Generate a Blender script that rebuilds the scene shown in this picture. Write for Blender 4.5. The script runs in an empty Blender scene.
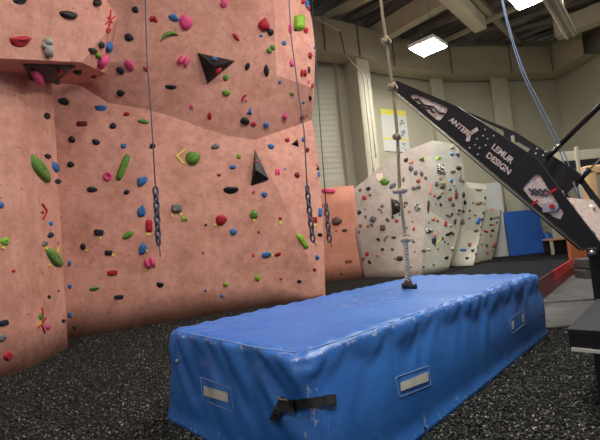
import bpy, bmesh, math, random
from mathutils import Vector, Matrix, noise
from mathutils.bvhtree import BVHTree

random.seed(7)
SC = bpy.context.scene
COL = SC.collection
V = Vector

# ------------------------------------------------------------------ camera
FPX, PITCH, ROLL, CH = 416.0, 0.0596, -0.0938, 1.5
FW = V((0, math.cos(PITCH), math.sin(PITCH)))
U0 = V((0, -math.sin(PITCH), math.cos(PITCH)))
R0 = V((1, 0, 0))
RT = R0 * math.cos(ROLL) + U0 * math.sin(ROLL)
UP = -R0 * math.sin(ROLL) + U0 * math.cos(ROLL)
EYE = V((0, 0, CH))

cam = bpy.data.cameras.new('camera')
cam.sensor_width = 36.0
cam.lens = FPX * 36.0 / 600.0
cam.clip_end = 200
camo = bpy.data.objects.new('camera', cam)
COL.objects.link(camo)
camo.matrix_world = Matrix(((RT.x, UP.x, -FW.x, 0), (RT.y, UP.y, -FW.y, 0), (RT.z, UP.z, -FW.z, CH), (0, 0, 0, 1)))
SC.camera = camo


def ray(px, py):
    return (FW * FPX + RT * (px - 300) - UP * (py - 220)).normalized()


def atY(px, py, y):
    d = ray(px, py)
    return EYE + d * (y / d.y)


def atZ(px, py, z=0.0):
    d = ray(px, py)
    return EYE + d * ((z - CH) / d.z)


def atP(px, py, p0, n):
    d = ray(px, py)
    return EYE + d * ((p0 - EYE).dot(n) / d.dot(n))


# ------------------------------------------------------------------ materials
def newmat(name):
    m = bpy.data.materials.new(name)
    m.use_nodes = True
    return m, m.node_tree.nodes, m.node_tree.links, m.node_tree.nodes['Principled BSDF']


def mat(name, col, rough=0.6, metal=0.0, vary=0.12, scale=8.0, bump=0.0, bscale=None, spec=None, coat=0.0):
    """plain coloured surface with a little procedural mottling"""
    m, N, L, B = newmat(name)
    B.inputs['Roughness'].default_value = rough
    B.inputs['Metallic'].default_value = metal
    if coat:
        B.inputs['Coat Weight'].default_value = coat
        B.inputs['Coat Roughness'].default_value = 0.2
    if spec is not None:
        B.inputs['Specular IOR Level'].default_value = spec
    tc = N.new('ShaderNodeTexCoord')
    nz = N.new('ShaderNodeTexNoise')
    nz.inputs['Scale'].default_value = scale
    nz.inputs['Detail'].default_value = 5
    L.new(tc.outputs['Object'], nz.inputs['Vector'])
    cr = N.new('ShaderNodeValToRGB')
    cr.color_ramp.elements[0].position = 0.3
    cr.color_ramp.elements[1].position = 0.7
    cr.color_ramp.elements[0].color = [max(0, c * (1 - vary)) for c in col] + [1]
    cr.color_ramp.elements[1].color = [min(1, c * (1 + vary)) for c in col] + [1]
    L.new(nz.outputs['Fac'], cr.inputs['Fac'])
    L.new(cr.outputs['Color'], B.inputs['Base Color'])
    if bump:
        n2 = N.new('ShaderNodeTexNoise')
        n2.inputs['Scale'].default_value = bscale or scale * 4
        n2.inputs['Detail'].default_value = 4
        L.new(tc.outputs['Object'], n2.inputs['Vector'])
        bp = N.new('ShaderNodeBump')
        bp.inputs['Strength'].default_value = bump
        bp.inputs['Distance'].default_value = 0.02
        L.new(n2.outputs['Fac'], bp.inputs['Height'])
        L.new(bp.outputs['Normal'], B.inputs['Normal'])
    return m


def math_node(N, L, op, a, b=None):
    n = N.new('ShaderNodeMath')
    n.operation = op
    for i, v in enumerate((a, b)):
        if v is None:
            continue
        if isinstance(v, (int, float)):
            n.inputs[i].default_value = v
        else:
            L.new(v, n.inputs[i])
    return n.outputs[0]


def mixcol(N, L, fac, a, b):
    n = N.new('ShaderNodeMix')
    n.data_type = 'RGBA'
    if isinstance(fac, (int, float)):
        n.inputs[0].default_value = fac
    else:
        L.new(fac, n.inputs[0])
    for i, v in ((6, a), (7, b)):
        if isinstance(v, (tuple, list)):
            n.inputs[i].default_value = (*v[:3], 1)
        else:
            L.new(v, n.inputs[i])
    return n.outputs[2]


def noise_node(N, L, vec, scale, detail=5, rough=0.6):
    n = N.new('ShaderNodeTexNoise')
    n.inputs['Scale'].default_value = scale
    n.inputs['Detail'].default_value = detail
    n.inputs['Roughness'].default_value = rough
    L.new(vec, n.inputs['Vector'])
    return n.outputs['Fac']


def ramp(N, L, fac, p0, c0, p1, c1):
    cr = N.new('ShaderNodeValToRGB')
    cr.color_ramp.elements[0].position = p0
    cr.color_ramp.elements[1].position = p1
    cr.color_ramp.elements[0].color = (*c0, 1)
    cr.color_ramp.elements[1].color = (*c1, 1)
    L.new(fac, cr.inputs['Fac'])
    return cr.outputs['Color']


def wall_mat(name, col, dark, stain, holes=(2.9, 0.048), bump=0.5):
    """textured resin climbing surface: mottled, gritty, with drilled bolt holes"""
    m, N, L, B = newmat(name)
    B.inputs['Roughness'].default_value = 0.75
    B.inputs['Specular IOR Level'].default_value = 0.3
    tc = N.new('ShaderNodeTexCoord')
    o = tc.outputs['Object']
    a = noise_node(N, L, o, 1.3, 6, 0.65)
    a2 = noise_node(N, L, o, 5.5, 6, 0.7)
    am = math_node(N, L, 'ADD', math_node(N, L, 'MULTIPLY', a, 0.55), math_node(N, L, 'MULTIPLY', a2, 0.45))
    c1 = ramp(N, L, am, 0.39, dark, 0.58, col)
    g = noise_node(N, L, o, 60, 3, 0.7)
    gm = N.new('ShaderNodeMapRange')
    gm.inputs[1].default_value = 0.35
    gm.inputs[2].default_value = 0.7
    gm.inputs[3].default_value = 0.86
    gm.inputs[4].default_value = 1.1
    L.new(g, gm.inputs[0])
    mul = N.new('ShaderNodeMix')
    mul.data_type = 'RGBA'
    mul.blend_type = 'MULTIPLY'
    mul.inputs[0].default_value = 1
    L.new(c1, mul.inputs[6])
    L.new(gm.outputs[0], mul.inputs[7])
    # scuffs
    s = noise_node(N, L, o, 4.5, 8, 0.75)
    sm = math_node(N, L, 'MULTIPLY', math_node(N, L, 'GREATER_THAN', s, 0.635), 0.35)
    c2 = mixcol(N, L, sm, mul.outputs[2], stain)
    # bolt holes
    sep = N.new('ShaderNodeSeparateXYZ')
    L.new(o, sep.inputs[0])
    xx = math_node(N, L, 'ADD', sep.outputs[0], math_node(N, L, 'MULTIPLY', sep.outputs[1], 0.8))
    cb = N.new('ShaderNodeCombineXYZ')
    L.new(xx, cb.inputs[0])
    L.new(sep.outputs[2], cb.inputs[1])
    vo = N.new('ShaderNodeTexVoronoi')
    vo.voronoi_dimensions = '2D'
    vo.inputs['Scale'].default_value = holes[0]
    vo.inputs['Randomness'].default_value = 0.8
    L.new(cb.outputs[0], vo.inputs['Vector'])
    hm = math_node(N, L, 'LESS_THAN', vo.outputs['Distance'], holes[1])
    vsep = N.new('ShaderNodeSeparateColor')
    L.new(vo.outputs['Color'], vsep.inputs[0])
    hf = math_node(N, L, 'MULTIPLY', vsep.outputs[0], 0.75)
    c3 = mixcol(N, L, math_node(N, L, 'MULTIPLY', hm, hf), c2, (0.10, 0.04, 0.03))
    L.new(c3, B.inputs['Base Color'])
    bp = N.new('ShaderNodeBump')
    bp.inputs['Strength'].default_value = bump
    bp.inputs['Distance'].default_value = 0.02
    h = math_node(N, L, 'SUBTRACT', math_node(N, L, 'ADD', math_node(N, L, 'MULTIPLY', g, 0.5), a), hm)
    L.new(h, bp.inputs['Height'])
    L.new(bp.outputs['Normal'], B.inputs['Normal'])
    return m


def hold_mat(name, col, chalk=0.15, rough=0.55):
    m, N, L, B = newmat(name)
    B.inputs['Specular IOR Level'].default_value = 0.25
    col = [c * 0.85 for c in col]
    B.inputs['Roughness'].default_value = rough
    tc = N.new('ShaderNodeTexCoord')
    o = tc.outputs['Object']
    oi = N.new('ShaderNodeObjectInfo')
    w = N.new('ShaderNodeVectorMath')
    w.operation = 'ADD'
    L.new(o, w.inputs[0])
    L.new(oi.outputs['Location'], w.inputs[1])
    a = noise_node(N, L, w.outputs[0], 14, 5, 0.7)
    base = ramp(N, L, a, 0.3, [c * 0.75 for c in col], 0.7, [min(1, c * 1.2) for c in col])
    b = noise_node(N, L, w.outputs[0], 22, 6, 0.8)
    f = math_node(N, L, 'MULTIPLY', math_node(N, L, 'GREATER_THAN', b, 0.60), chalk * 2)
    L.new(mixcol(N, L, f, base, (0.75, 0.72, 0.68)), B.inputs['Base Color'])
    bp = N.new('ShaderNodeBump')
    bp.inputs['Strength'].default_value = 0.4
    bp.inputs['Distance'].default_value = 0.01
    L.new(b, bp.inputs['Height'])
    L.new(bp.outputs['Normal'], B.inputs['Normal'])
    return m


PINK = wall_mat('pink_rock', (0.77, 0.385, 0.31), (0.56, 0.25, 0.19), (0.33, 0.17, 0.135))
PINK2 = wall_mat('pink_rock_plain', (0.72, 0.33, 0.24), (0.62, 0.27, 0.19), (0.45, 0.20, 0.15))
GREYROCK = wall_mat('grey_rock', (0.50, 0.50, 0.445), (0.38, 0.38, 0.34), (0.26, 0.25, 0.22), holes=(4.0, 0.05))
MAUVEROCK = wall_mat('mauve_rock', (0.47, 0.405, 0.365), (0.36, 0.30, 0.27), (0.25, 0.21, 0.18), holes=(4.0, 0.05))
CREAMROCK = wall_mat('cream_rock', (0.58, 0.56, 0.48), (0.50, 0.48, 0.41), (0.34, 0.32, 0.28), holes=(4.0, 0.05))

HC = {
    'black': hold_mat('hold_black', (0.018, 0.018, 0.022), 0.04, 0.45),
    'navy': hold_mat('hold_navy', (0.022, 0.028, 0.055), 0.06),
    'blue': hold_mat('hold_blue', (0.045, 0.20, 0.55), 0.12),
    'red': hold_mat('hold_red', (0.52, 0.02, 0.045), 0.08),
    'dark red': hold_mat('hold_dark_red', (0.22, 0.02, 0.025), 0.06),
    'pink': hold_mat('hold_pink', (0.88, 0.10, 0.30), 0.1),
    'green': hold_mat('hold_green', (0.13, 0.32, 0.035), 0.2),
    'lime': hold_mat('hold_lime', (0.26, 0.55, 0.04), 0.1),
    'grey': hold_mat('hold_grey', (0.20, 0.20, 0.20), 0.35),
    'slate': hold_mat('hold_slate', (0.12, 0.14, 0.18), 0.2),
    'white': hold_mat('hold_white', (0.46, 0.45, 0.41), 0.2),
    'cream': hold_mat('hold_cream', (0.55, 0.48, 0.34), 0.2),
    'tan': hold_mat('hold_tan', (0.36, 0.28, 0.16), 0.2),
    'brown': hold_mat('hold_brown', (0.14, 0.09, 0.065), 0.2),
    'olive': hold_mat('hold_olive', (0.15, 0.14, 0.06), 0.2),
    'rust': hold_mat('hold_rust', (0.36, 0.11, 0.06), 0.15),
    'orange': hold_mat('hold_orange', (0.62, 0.22, 0.10), 0.15),
    'maroon': hold_mat('hold_maroon', (0.085, 0.022, 0.035), 0.1),
    'mauve': hold_mat('hold_mauve', (0.30, 0.20, 0.20), 0.1),
    'salmon': hold_mat('hold_salmon', (0.75, 0.30, 0.24), 0.1),
    'yellow': hold_mat('hold_yellow', (0.70, 0.52, 0.10), 0.1),
    'chalky green': hold_mat('hold_chalky_green', (0.16, 0.33, 0.06), 0.42),
}


def zebra_mat():
    m, N, L, B = newmat('hold_speckled')
    B.inputs['Roughness'].default_value = 0.5
    tc = N.new('ShaderNodeTexCoord')
    vo = N.new('ShaderNodeTexNoise')
    vo.inputs['Scale'].default_value = 11
    vo.inputs['Detail'].default_value = 2
    L.new(tc.outputs['Object'], vo.inputs['Vector'])
    L.new(ramp(N, L, vo.outputs['Fac'], 0.49, (0.015, 0.015, 0.018), 0.52, (0.7, 0.7, 0.66)), B.inputs['Base Color'])
    return m


HC['black and white'] = zebra_mat()
BOLT = mat('bolt_steel', (0.05, 0.05, 0.05), 0.35, 0.6)
CHALK = mat('chalk_smear', (0.70, 0.68, 0.64), 0.9)
YTAPE = mat('yellow_tape', (0.85, 0.80, 0.10), 0.5)
RTAPE = mat('red_tape', (0.55, 0.015, 0.04), 0.5)

CREAM = mat('cream_wall', (0.50, 0.485, 0.375), 0.8, vary=0.03, scale=1.5, bump=0.1, bscale=25)
COLUMN = mat('cream_column', (0.54, 0.52, 0.41), 0.75, vary=0.03, scale=2)
DUCTM = mat('painted_duct', (0.46, 0.42, 0.30), 0.6, vary=0.04, scale=2)
SEAM = mat('duct_seam', (0.20, 0.18, 0.13), 0.7)
CEILM = mat('ceiling_deck', (0.30, 0.285, 0.265), 0.85, vary=0.1, scale=2)
BEAMM = mat('painted_beam', (0.62, 0.58, 0.43), 0.65, vary=0.04, scale=2)
JOISTM = mat('grey_joist', (0.36, 0.34, 0.29), 0.8)
PIPEM = mat('pale_conduit', (0.66, 0.64, 0.55), 0.5)
BLACKM = mat('black_plate', (0.014, 0.0135, 0.018), 0.42, vary=0.1, scale=5)
BLACKG = mat('black_gloss', (0.012, 0.012, 0.016), 0.25)
DARKSTEEL = mat('dark_steel', (0.03, 0.03, 0.033), 0.4, 0.3)
STEEL = mat('bare_steel', (0.55, 0.55, 0.55), 0.3, 0.9)
WHITEP = mat('white_paint', (0.75, 0.74, 0.72), 0.6, vary=0.04)
PAPER = mat('white_paper', (0.70, 0.71, 0.69), 0.8, vary=0.02)
YELLOWP = mat('yellow_print', (0.83, 0.76, 0.12), 0.7, vary=0.03)
GREYPRINT = mat('grey_print', (0.22, 0.26, 0.30), 0.7)
PALEYELLOW = mat('pale_yellow_print', (0.82, 0.80, 0.45), 0.7)
PINKPAPER = mat('pink_paper', (0.72, 0.52, 0.47), 0.8)
REDM = mat('red_vinyl', (0.68, 0.022, 0.045), 0.4, vary=0.15)
DKRED = mat('dark_red_vinyl', (0.16, 0.012, 0.012), 0.45, vary=0.2)
BLACKV = mat('black_vinyl', (0.012, 0.015, 0.020), 0.6, vary=0.25, scale=3, bump=0.2, spec=0.04)
GREYV = mat('grey_vinyl', (0.095, 0.097, 0.098), 0.6, vary=0.3, scale=2.5, bump=0.5, bscale=5, spec=0.15)
BLUEV = mat('blue_panel_vinyl', (0.015, 0.095, 0.40), 0.5, vary=0.06, scale=2, bump=0.1)
ORANGEM = mat('orange_board', (0.62, 0.19, 0.085), 0.6, vary=0.05)
WOODM = mat('pale_wood', (0.55, 0.30, 0.20), 0.6)
LAVENDER = mat('pale_lavender_panel', (0.55, 0.55, 0.62), 0.5)
BENCHTOP = mat('grey_grip_top', (0.040, 0.042, 0.050), 0.7, vary=0.1, scale=20, spec=0.15)
STRAPM = mat('black_webbing', (0.014, 0.014, 0.015), 0.7, bump=0.4, bscale=120)
WEBEND = mat('worn_webbing', (0.22, 0.19, 0.17), 0.8)
ROPEM = mat('hemp_rope', (0.46, 0.39, 0.27), 0.85, vary=0.2, scale=60)
ROPEW = mat('white_rope_wrap', (0.66, 0.58, 0.45), 0.8, vary=0.12, scale=40)
BROWNLEATHER = mat('brown_leather', (0.24, 0.10, 0.06), 0.6)
BELAYM = mat('grey_belay_rope', (0.075, 0.09, 0.14), 0.75, vary=0.35, scale=80)
BLUEROPE = mat('pale_blue_rope', (0.20, 0.28, 0.46), 0.7, vary=0.3, scale=60)
CARDM = mat('tan_board', (0.55, 0.50, 0.37), 0.7)
GREYCAB = mat('greenish_cabinet', (0.36, 0.35, 0.28), 0.6)
BLUEBOARD = mat('pale_blue_white_board', (0.62, 0.64, 0.64), 0.6, vary=0.03)


def pattern_mat():
    m, N, L, B = newmat('pink_camouflage_print')
    B.inputs['Roughness'].default_value = 0.6
    tc = N.new('ShaderNodeTexCoord')
    o = tc.outputs['Object']
    a = noise_node(N, L, o, 14, 6, 0.8)
    c = ramp(N, L, a, 0.42, (0.85, 0.52, 0.45), 0.56, (0.92, 0.86, 0.82))
    b = noise_node(N, L, o, 24, 4, 0.8)
    c = mixcol(N, L, math_node(N, L, 'GREATER_THAN', b, 0.60), c, (0.10, 0.09, 0.12))
    L.new(c, B.inputs['Base Color'])
    return m


PATTERN = pattern_mat()


def arch_mat():
    m, N, L, B = newmat('peach_yellow_speckle')
    B.inputs['Roughness'].default_value = 0.7
    tc = N.new('ShaderNodeTexCoord')
    a = noise_node(N, L, tc.outputs['Object'], 6, 5, 0.8)
    L.new(ramp(N, L, a, 0.47, (0.72, 0.42, 0.30), 0.55, (0.72, 0.55, 0.20)), B.inputs['Base Color'])
    return m


PEACH = arch_mat()


def siding_mat():
    m, N, L, B = newmat('ribbed_siding')
    B.inputs['Roughness'].default_value = 0.7
    tc = N.new('ShaderNodeTexCoord')
    a = noise_node(N, L, tc.outputs['Object'], 1.2, 3)
    L.new(ramp(N, L, a, 0.3, (0.56, 0.55, 0.44), 0.7, (0.62, 0.61, 0.49)), B.inputs['Base Color'])
    return m


SIDING = siding_mat()


def mulch_base():
    m, N, L, B = newmat('shredded_rubber_ground')
    B.inputs['Roughness'].default_value = 1.0
    B.inputs['Specular IOR Level'].default_value = 0.08
    tc = N.new('ShaderNodeTexCoord')
    o = tc.outputs['Object']
    vo = N.new('ShaderNodeTexVoronoi')
    vo.inputs['Scale'].default_value = 38
    L.new(o, vo.inputs['Vector'])
    sp = N.new('ShaderNodeSeparateColor')
    L.new(vo.outputs['Color'], sp.inputs[0])
    c = ramp(N, L, sp.outputs[0], 0.35, (0.010, 0.010, 0.010), 0.98, (0.06, 0.058, 0.052))
    a = noise_node(N, L, o, 2.0, 4)
    c2 = mixcol(N, L, math_node(N, L, 'MULTIPLY', a, 0.5), c, (0.012, 0.012, 0.012))
    L.new(c2, B.inputs['Base Color'])
    bp = N.new('ShaderNodeBump')
    bp.inputs['Strength'].default_value = 0.9
    bp.inputs['Distance'].default_value = 0.03
    L.new(vo.outputs['Distance'], bp.inputs['Height'])
    L.new(bp.outputs['Normal'], B.inputs['Normal'])
    return m


def chip_mat():
    m, N, L, B = newmat('rubber_shreds')
    B.inputs['Roughness'].default_value = 0.7
    at = N.new('ShaderNodeAttribute')
    at.attribute_name = 'tone'
    cr = N.new('ShaderNodeValToRGB')
    e = cr.color_ramp.elements
    e[0].position = 0.0
    e[0].color = (0.009, 0.009, 0.009, 1)
    e[1].position = 1.0
    e[1].color = (0.42, 0.41, 0.36, 1)
    x = e.new(0.72)
    x.color = (0.052, 0.052, 0.049, 1)
    x = e.new(0.90)
    x.color = (0.15, 0.147, 0.134, 1)
    L.new(at.outputs['Fac'], cr.inputs['Fac'])
    L.new(cr.outputs['Color'], B.inputs['Base Color'])
    return m


MT, ML, MW = 0.81, 4.42, 1.90


def vinyl_mat():
    """blue vinyl with white scuffs along the hems and edges, object space: x along the short side, y along the long side"""
    m, N, L, B = newmat('blue_vinyl_cover')
    B.inputs['Roughness'].default_value = 0.42
    B.inputs['Specular IOR Level'].default_value = 0.9
    tc = N.new('ShaderNodeTexCoord')
    o = tc.outputs['Object']
    a = noise_node(N, L, o, 1.5, 5)
    base = ramp(N, L, a, 0.3, (0.010, 0.130, 0.52), 0.7, (0.023, 0.185, 0.63))
    sep = N.new('ShaderNodeSeparateXYZ')
    L.new(o, sep.inputs[0])
    # scuffs: vertical streaks, strongest by the bottom hem and the top rim
    mp = N.new('ShaderNodeMapping')
    mp.inputs['Scale'].default_value = (26, 26, 3.5)
    L.new(o, mp.inputs['Vector'])
    s = noise_node(N, L, mp.outputs[0], 1.0, 6, 0.75)
    low = N.new('ShaderNodeMapRange')
    low.inputs[1].default_value = 0.32
    low.inputs[2].default_value = 0.0
    low.inputs[3].default_value = 0.0
    low.inputs[4].default_value = 0.13
    L.new(sep.outputs[2], low.inputs[0])
    s1 = math_node(N, L, 'GREATER_THAN', math_node(N, L, 'ADD', s, low.outputs[0]), 0.715)
    rim = math_node(N, L, 'SUBTRACT', 1.0, math_node(N, L, 'MULTIPLY', math_node(N, L, 'ABSOLUTE', math_node(N, L, 'SUBTRACT', sep.outputs[2], MT - 0.035)), 22.0))
    rim = math_node(N, L, 'MAXIMUM', rim, 0.0)
    s2n = noise_node(N, L, o, 16, 7, 0.8)
    s2 = math_node(N, L, 'GREATER_THAN', math_node(N, L, 'ADD', s2n, math_node(N, L, 'MULTIPLY', rim, 0.18)), 0.705)
    dx = math_node(N, L, 'SUBTRACT', sep.outputs[0], MW / 2 + 0.04)
    dy = math_node(N, L, 'ADD', sep.outputs[1], ML / 2 + 0.02)
    dd = math_node(N, L, 'SQRT', math_node(N, L, 'ADD', math_node(N, L, 'MULTIPLY', dx, dx), math_node(N, L, 'MULTIPLY', dy, dy)))
    cm = math_node(N, L, 'MAXIMUM', math_node(N, L, 'SUBTRACT', 1.0, math_node(N, L, 'MULTIPLY', dd, 5.5)), 0.0)
    s3 = math_node(N, L, 'GREATER_THAN', math_node(N, L, 'ADD', noise_node(N, L, mp.outputs[0], 1.6, 7, 0.8), math_node(N, L, 'MULTIPLY', cm, 0.16)), 0.70)
    f = math_node(N, L, 'MULTIPLY', math_node(N, L, 'MAXIMUM', math_node(N, L, 'MAXIMUM', s1, s2), s3), 0.6)
    L.new(mixcol(N, L, f, base, (0.62, 0.68, 0.74)), B.inputs['Base Color'])
    bp = N.new('ShaderNodeBump')
    bp.inputs['Strength'].default_value = 0.25
    bp.inputs['Distance'].default_value = 0.03
    L.new(noise_node(N, L, o, 6, 5, 0.6), bp.inputs['Height'])
    L.new(bp.outputs['Normal'], B.inputs['Normal'])
    return m


LAMPM, _n, _l, _b = newmat('lit_diffuser')
_b.inputs['Emission Color'].default_value = (1.0, 0.955, 0.87, 1)
_b.inputs['Emission Strength'].default_value = 86.0
_b.inputs['Base Color'].default_value = (0.9, 0.9, 0.9, 1)


# ------------------------------------------------------------------ object helpers
def tag(o, label=None, cat=None, group=None, kind=None):
    if label:
        o['label'] = label
    if cat:
        o['category'] = cat
    if group:
        o['group'] = group
    if kind:
        o['kind'] = kind
    return o


def empty(name, loc, label, cat, group=None):
    o = bpy.data.objects.new(name, None)
    o.empty_display_size = 0.1
    COL.objects.link(o)
    o.location = loc
    return tag(o, label, cat, group)


def link_mesh(name, me, m, parent=None, origin=None):
    """me's vertices are in world space; the object's origin goes to ORIGIN"""
    org = V(origin) if origin is not None else (V(parent.location) if parent is not None else V((0, 0, 0)))
    me.transform(Matrix.Translation(-org))
    if m is not None:
        for k in (m if isinstance(m, (list, tuple)) else [m]):
            me.materials.append(k)
    o = bpy.data.objects.new(name, me)
    COL.objects.link(o)
    o.location = org
    if parent is not None:
        o.parent = parent
        proot = parent
        base = V((0, 0, 0))
        while proot is not None:
            base += V(proot.location)
            proot = proot.parent
        o.location = org - base
    return o


def worg(o):
    b = V((0, 0, 0))
    while o is not None:
        b += V(o.location)
        o = o.parent
    return b


class MB:
    def __init__(self):
        self.v, self.f, self.s = [], [], []

    def add(self, verts, faces, smooth=False):
        b = len(self.v)
        self.v += [tuple(p) for p in verts]
        for f in faces:
            self.f.append([b + i for i in f])
            self.s.append(smooth)

    def prism(self, base, off):
        """base polygon (world points) swept by the vector off"""
        off = V(off)
        base = [V(p) for p in base]
        n = len(base)
        vs = base + [p + off for p in base]
        fs = [list(range(n))[::-1], [n + i for i in range(n)]]
        for i in range(n):
            j = (i + 1) % n
            fs.append([i, j, n + j, n + i])
        self.add(vs, fs)

    def box(self, c, ax, ay, az):
        """centre and three half-axis vectors"""
        c, ax, ay, az = V(c), V(ax), V(ay), V(az)
        self.prism([c - ax - ay - az, c + ax - ay - az, c + ax + ay - az, c - ax + ay - az], az * 2)

    def tube(self, pts, r, n=8, closed=False, caps=True):
        pts = [V(p) for p in pts]
        if not isinstance(r, (list, tuple)):
            r = [r] * len(pts)
        m = len(pts)
        t0 = (pts[1] - pts[0]).normalized()
        nrm = t0.orthogonal().normalized()
        vs = []
        for i, p in enumerate(pts):
            if closed:
                t = (pts[(i + 1) % m] - pts[i - 1]).normalized()
            else:
                t = (pts[min(i + 1, m - 1)] - pts[max(i - 1, 0)]).normalized()
            nrm = (nrm - t * nrm.dot(t))
            if nrm.length < 1e-6:
                nrm = t.orthogonal()
            nrm.normalize()
            bn = t.cross(nrm)
            for k in range(n):
                a = 2 * math.pi * k / n
                vs.append(p + (nrm * math.cos(a) + bn * math.sin(a)) * r[i])
        fs = []
        for i in range(m if closed else m - 1):
            j = (i + 1) % m
            for k in range(n):
                l = (k + 1) % n
                fs.append([i * n + k, i * n + l, j * n + l, j * n + k])
        if caps and not closed:
            fs.append(list(range(n))[::-1])
            fs.append([(m - 1) * n + k for k in range(n)])
        self.add(vs, fs, True)

    def ball(self, c, r, sx=1, sy=1, sz=1, seg=12, rings=8):
        c = V(c)
        vs = [c + V((0, 0, r * sz))]
        for i in range(1, rings):
            a = math.pi * i / rings
            for k in range(seg):
                b = 2 * math.pi * k / seg
                vs.append(c + V((math.sin(a) * math.cos(b) * r * sx, math.sin(a) * math.sin(b) * r * sy, math.cos(a) * r * sz)))
        vs.append(c - V((0, 0, r * sz)))
        fs = [[0, 1 + k, 1 + (k + 1) % seg] for k in range(seg)]
        for i in range(rings - 2):
            for k in range(seg):
                a, b = 1 + i * seg + k, 1 + i * seg + (k + 1) % seg
                fs.append([a, a + seg, b + seg, b])
        e = len(vs) - 1
        o = 1 + (rings - 2) * seg
        fs += [[o + k, e, o + (k + 1) % seg] for k in range(seg)]
        self.add(vs, fs, True)

    def mesh(self, name):
        me = bpy.data.meshes.new(name)
        me.from_pydata(self.v, [], self.f)
        me.polygons.foreach_set('use_smooth', self.s)
        bm = bmesh.new()
        bm.from_mesh(me)
        bmesh.ops.recalc_face_normals(bm, faces=bm.faces)
        bm.to_mesh(me)
        bm.free()
        me.update()
        return me

    def build(self, name, m, parent=None, origin=None, bevel=0.0):
        if parent is None and origin is None:
            xs = [p[0] for p in self.v]
            ys = [p[1] for p in self.v]
            origin = ((min(xs) + max(xs)) / 2, (min(ys) + max(ys)) / 2, min(p[2] for p in self.v))
        elif origin is None:
            origin = worg(parent)
        o = link_mesh(name, self.mesh(name), m, parent, origin)
        if bevel:
            b = o.modifiers.new('bevel', 'BEVEL')
            b.width = bevel
            b.segments = 2
            b.limit_method = 'ANGLE'
        return o


def spline(pts, n=8):
    """Catmull-Rom through points"""
    pts = [V(p) for p in pts]
    P = [pts[0] * 2 - pts[1]] + pts + [pts[-1] * 2 - pts[-2]]
    out = []
    for i in range(1, len(P) - 2):
        for k in range(n):
            t = k / n
            a, b, c, d = P[i - 1], P[i], P[i + 1], P[i + 2]
            out.append(0.5 * ((2 * b) + (c - a) * t + (2 * a - 5 * b + 4 * c - d) * t * t + (3 * b - a - 3 * c + d) * t ** 3))
    out.append(pts[-1])
    return out


# ------------------------------------------------------------------ room: floor
ROOMYAW = 0.77
AX = V((math.sin(ROOMYAW), math.cos(ROOMYAW), 0))
BX = V((-math.cos(ROOMYAW), math.sin(ROOMYAW), 0))

f = MB()
f.add([(-14, -10, 0), (26, -10, 0), (26, 30, 0), (-14, 30, 0)], [[0, 1, 2, 3]])
tag(f.build('floor', mulch_base(), origin=(0, 0, 0)), kind='structure')

# ------------------------------------------------------------------ climbing walls (shape meshes)
REGION = []      # (region name, triangle bvh polygons)
ALLV, ALLP, ALLR = [], [], []


def sculpt(name, quads, m, amp=0.02, cuts=5, smooth=1, label=None, cat='climbing wall', region='', mats=None, sharp=14):
    """quads: polygons of world points (shared corners are welded), subdivided and roughened into one rock surface"""
    bm = bmesh.new()
    cache = {}
    for q in quads:
        mi = 0
        if mats:
            q, mi = q
        vs = []
        for p in q:
            k = (round(p[0], 3), round(p[1], 3), round(p[2], 3))
            if k not in cache:
                cache[k] = bm.verts.new(p)
            if cache[k] not in vs:
                vs.append(cache[k])
        if len(vs) < 3:
            continue
        try:
            fc = bm.faces.new(vs)
            fc.material_index = mi
        except ValueError:
            pass
    bmesh.ops.triangulate(bm, faces=[x for x in bm.faces if len(x.verts) > 4])
    bmesh.ops.subdivide_edges(bm, edges=bm.edges[:], cuts=cuts, use_grid_fill=True)
    bmesh.ops.triangulate(bm, faces=bm.faces[:])
    for _ in range(smooth):
        bmesh.ops.smooth_vert(bm, verts=[v for v in bm.verts if not v.is_boundary], factor=0.5, use_axis_x=True, use_axis_y=True, use_axis_z=True)
    bmesh.ops.recalc_face_normals(bm, faces=bm.faces)
    # make the faces look at the camera's side of the room
    s = sum((EYE - x.calc_center_median()).normalized().dot(x.normal) * x.calc_area() for x in bm.faces)
    if s < 0:
        bmesh.ops.reverse_faces(bm, faces=bm.faces)
    for v in bm.verts:
        d = noise.noise(v.co * 0.9) * amp + noise.noise(v.co * 3.1) * amp * 0.35
        v.co.y += d
        v.co.x += d * 0.4
    for fc in bm.faces:
        fc.smooth = True
    me = bpy.data.meshes.new(name)
    bm.to_mesh(me)
    bm.free()
    me.set_sharp_from_angle(angle=math.radians(sharp))
    base = len(ALLV)
    ALLV.extend([v.co.copy() for v in me.vertices])
    for p in me.polygons:
        ALLP.append([base + i for i in p.vertices])
        ALLR.append(region)
    xs = [v.co.x for v in me.vertices]
    ys = [v.co.y for v in me.vertices]
    o = link_mesh(name, me, m, None, ((min(xs) + max(xs)) / 2, (min(ys) + max(ys)) / 2, 0))
    md = o.modifiers.new('thickness', 'SOLIDIFY')
    md.thickness = 0.12
    md.offset = -1
    md.use_even_offset = False
    tag(o, label, cat, kind='thing')
    return o


def fy(x):
    """the foot of the main wall on the plan: y as a function of x"""
    (a, A), (b, B_), (c, C_) = (-4.58, 8.98), (-2.2, 10.38), (0.23, 11.41)
    return A * (x - b) * (x - c) / ((a - b) * (a - c)) + B_ * (x - a) * (x - c) / ((b - a) * (b - c)) + C_ * (x - a) * (x - b) / ((c - a) * (c - b))


def onwall(px, py, off=0.0):
    d = ray(px, py)
    lo, hi = 5.0, 16.0
    for _ in range(60):
        md = (lo + hi) / 2
        p = EYE + d * (md / d.y)
        if p.y < fy(p.x) - off:
            lo = md
        else:
            hi = md
    return EYE + d * (lo / d.y)


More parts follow.
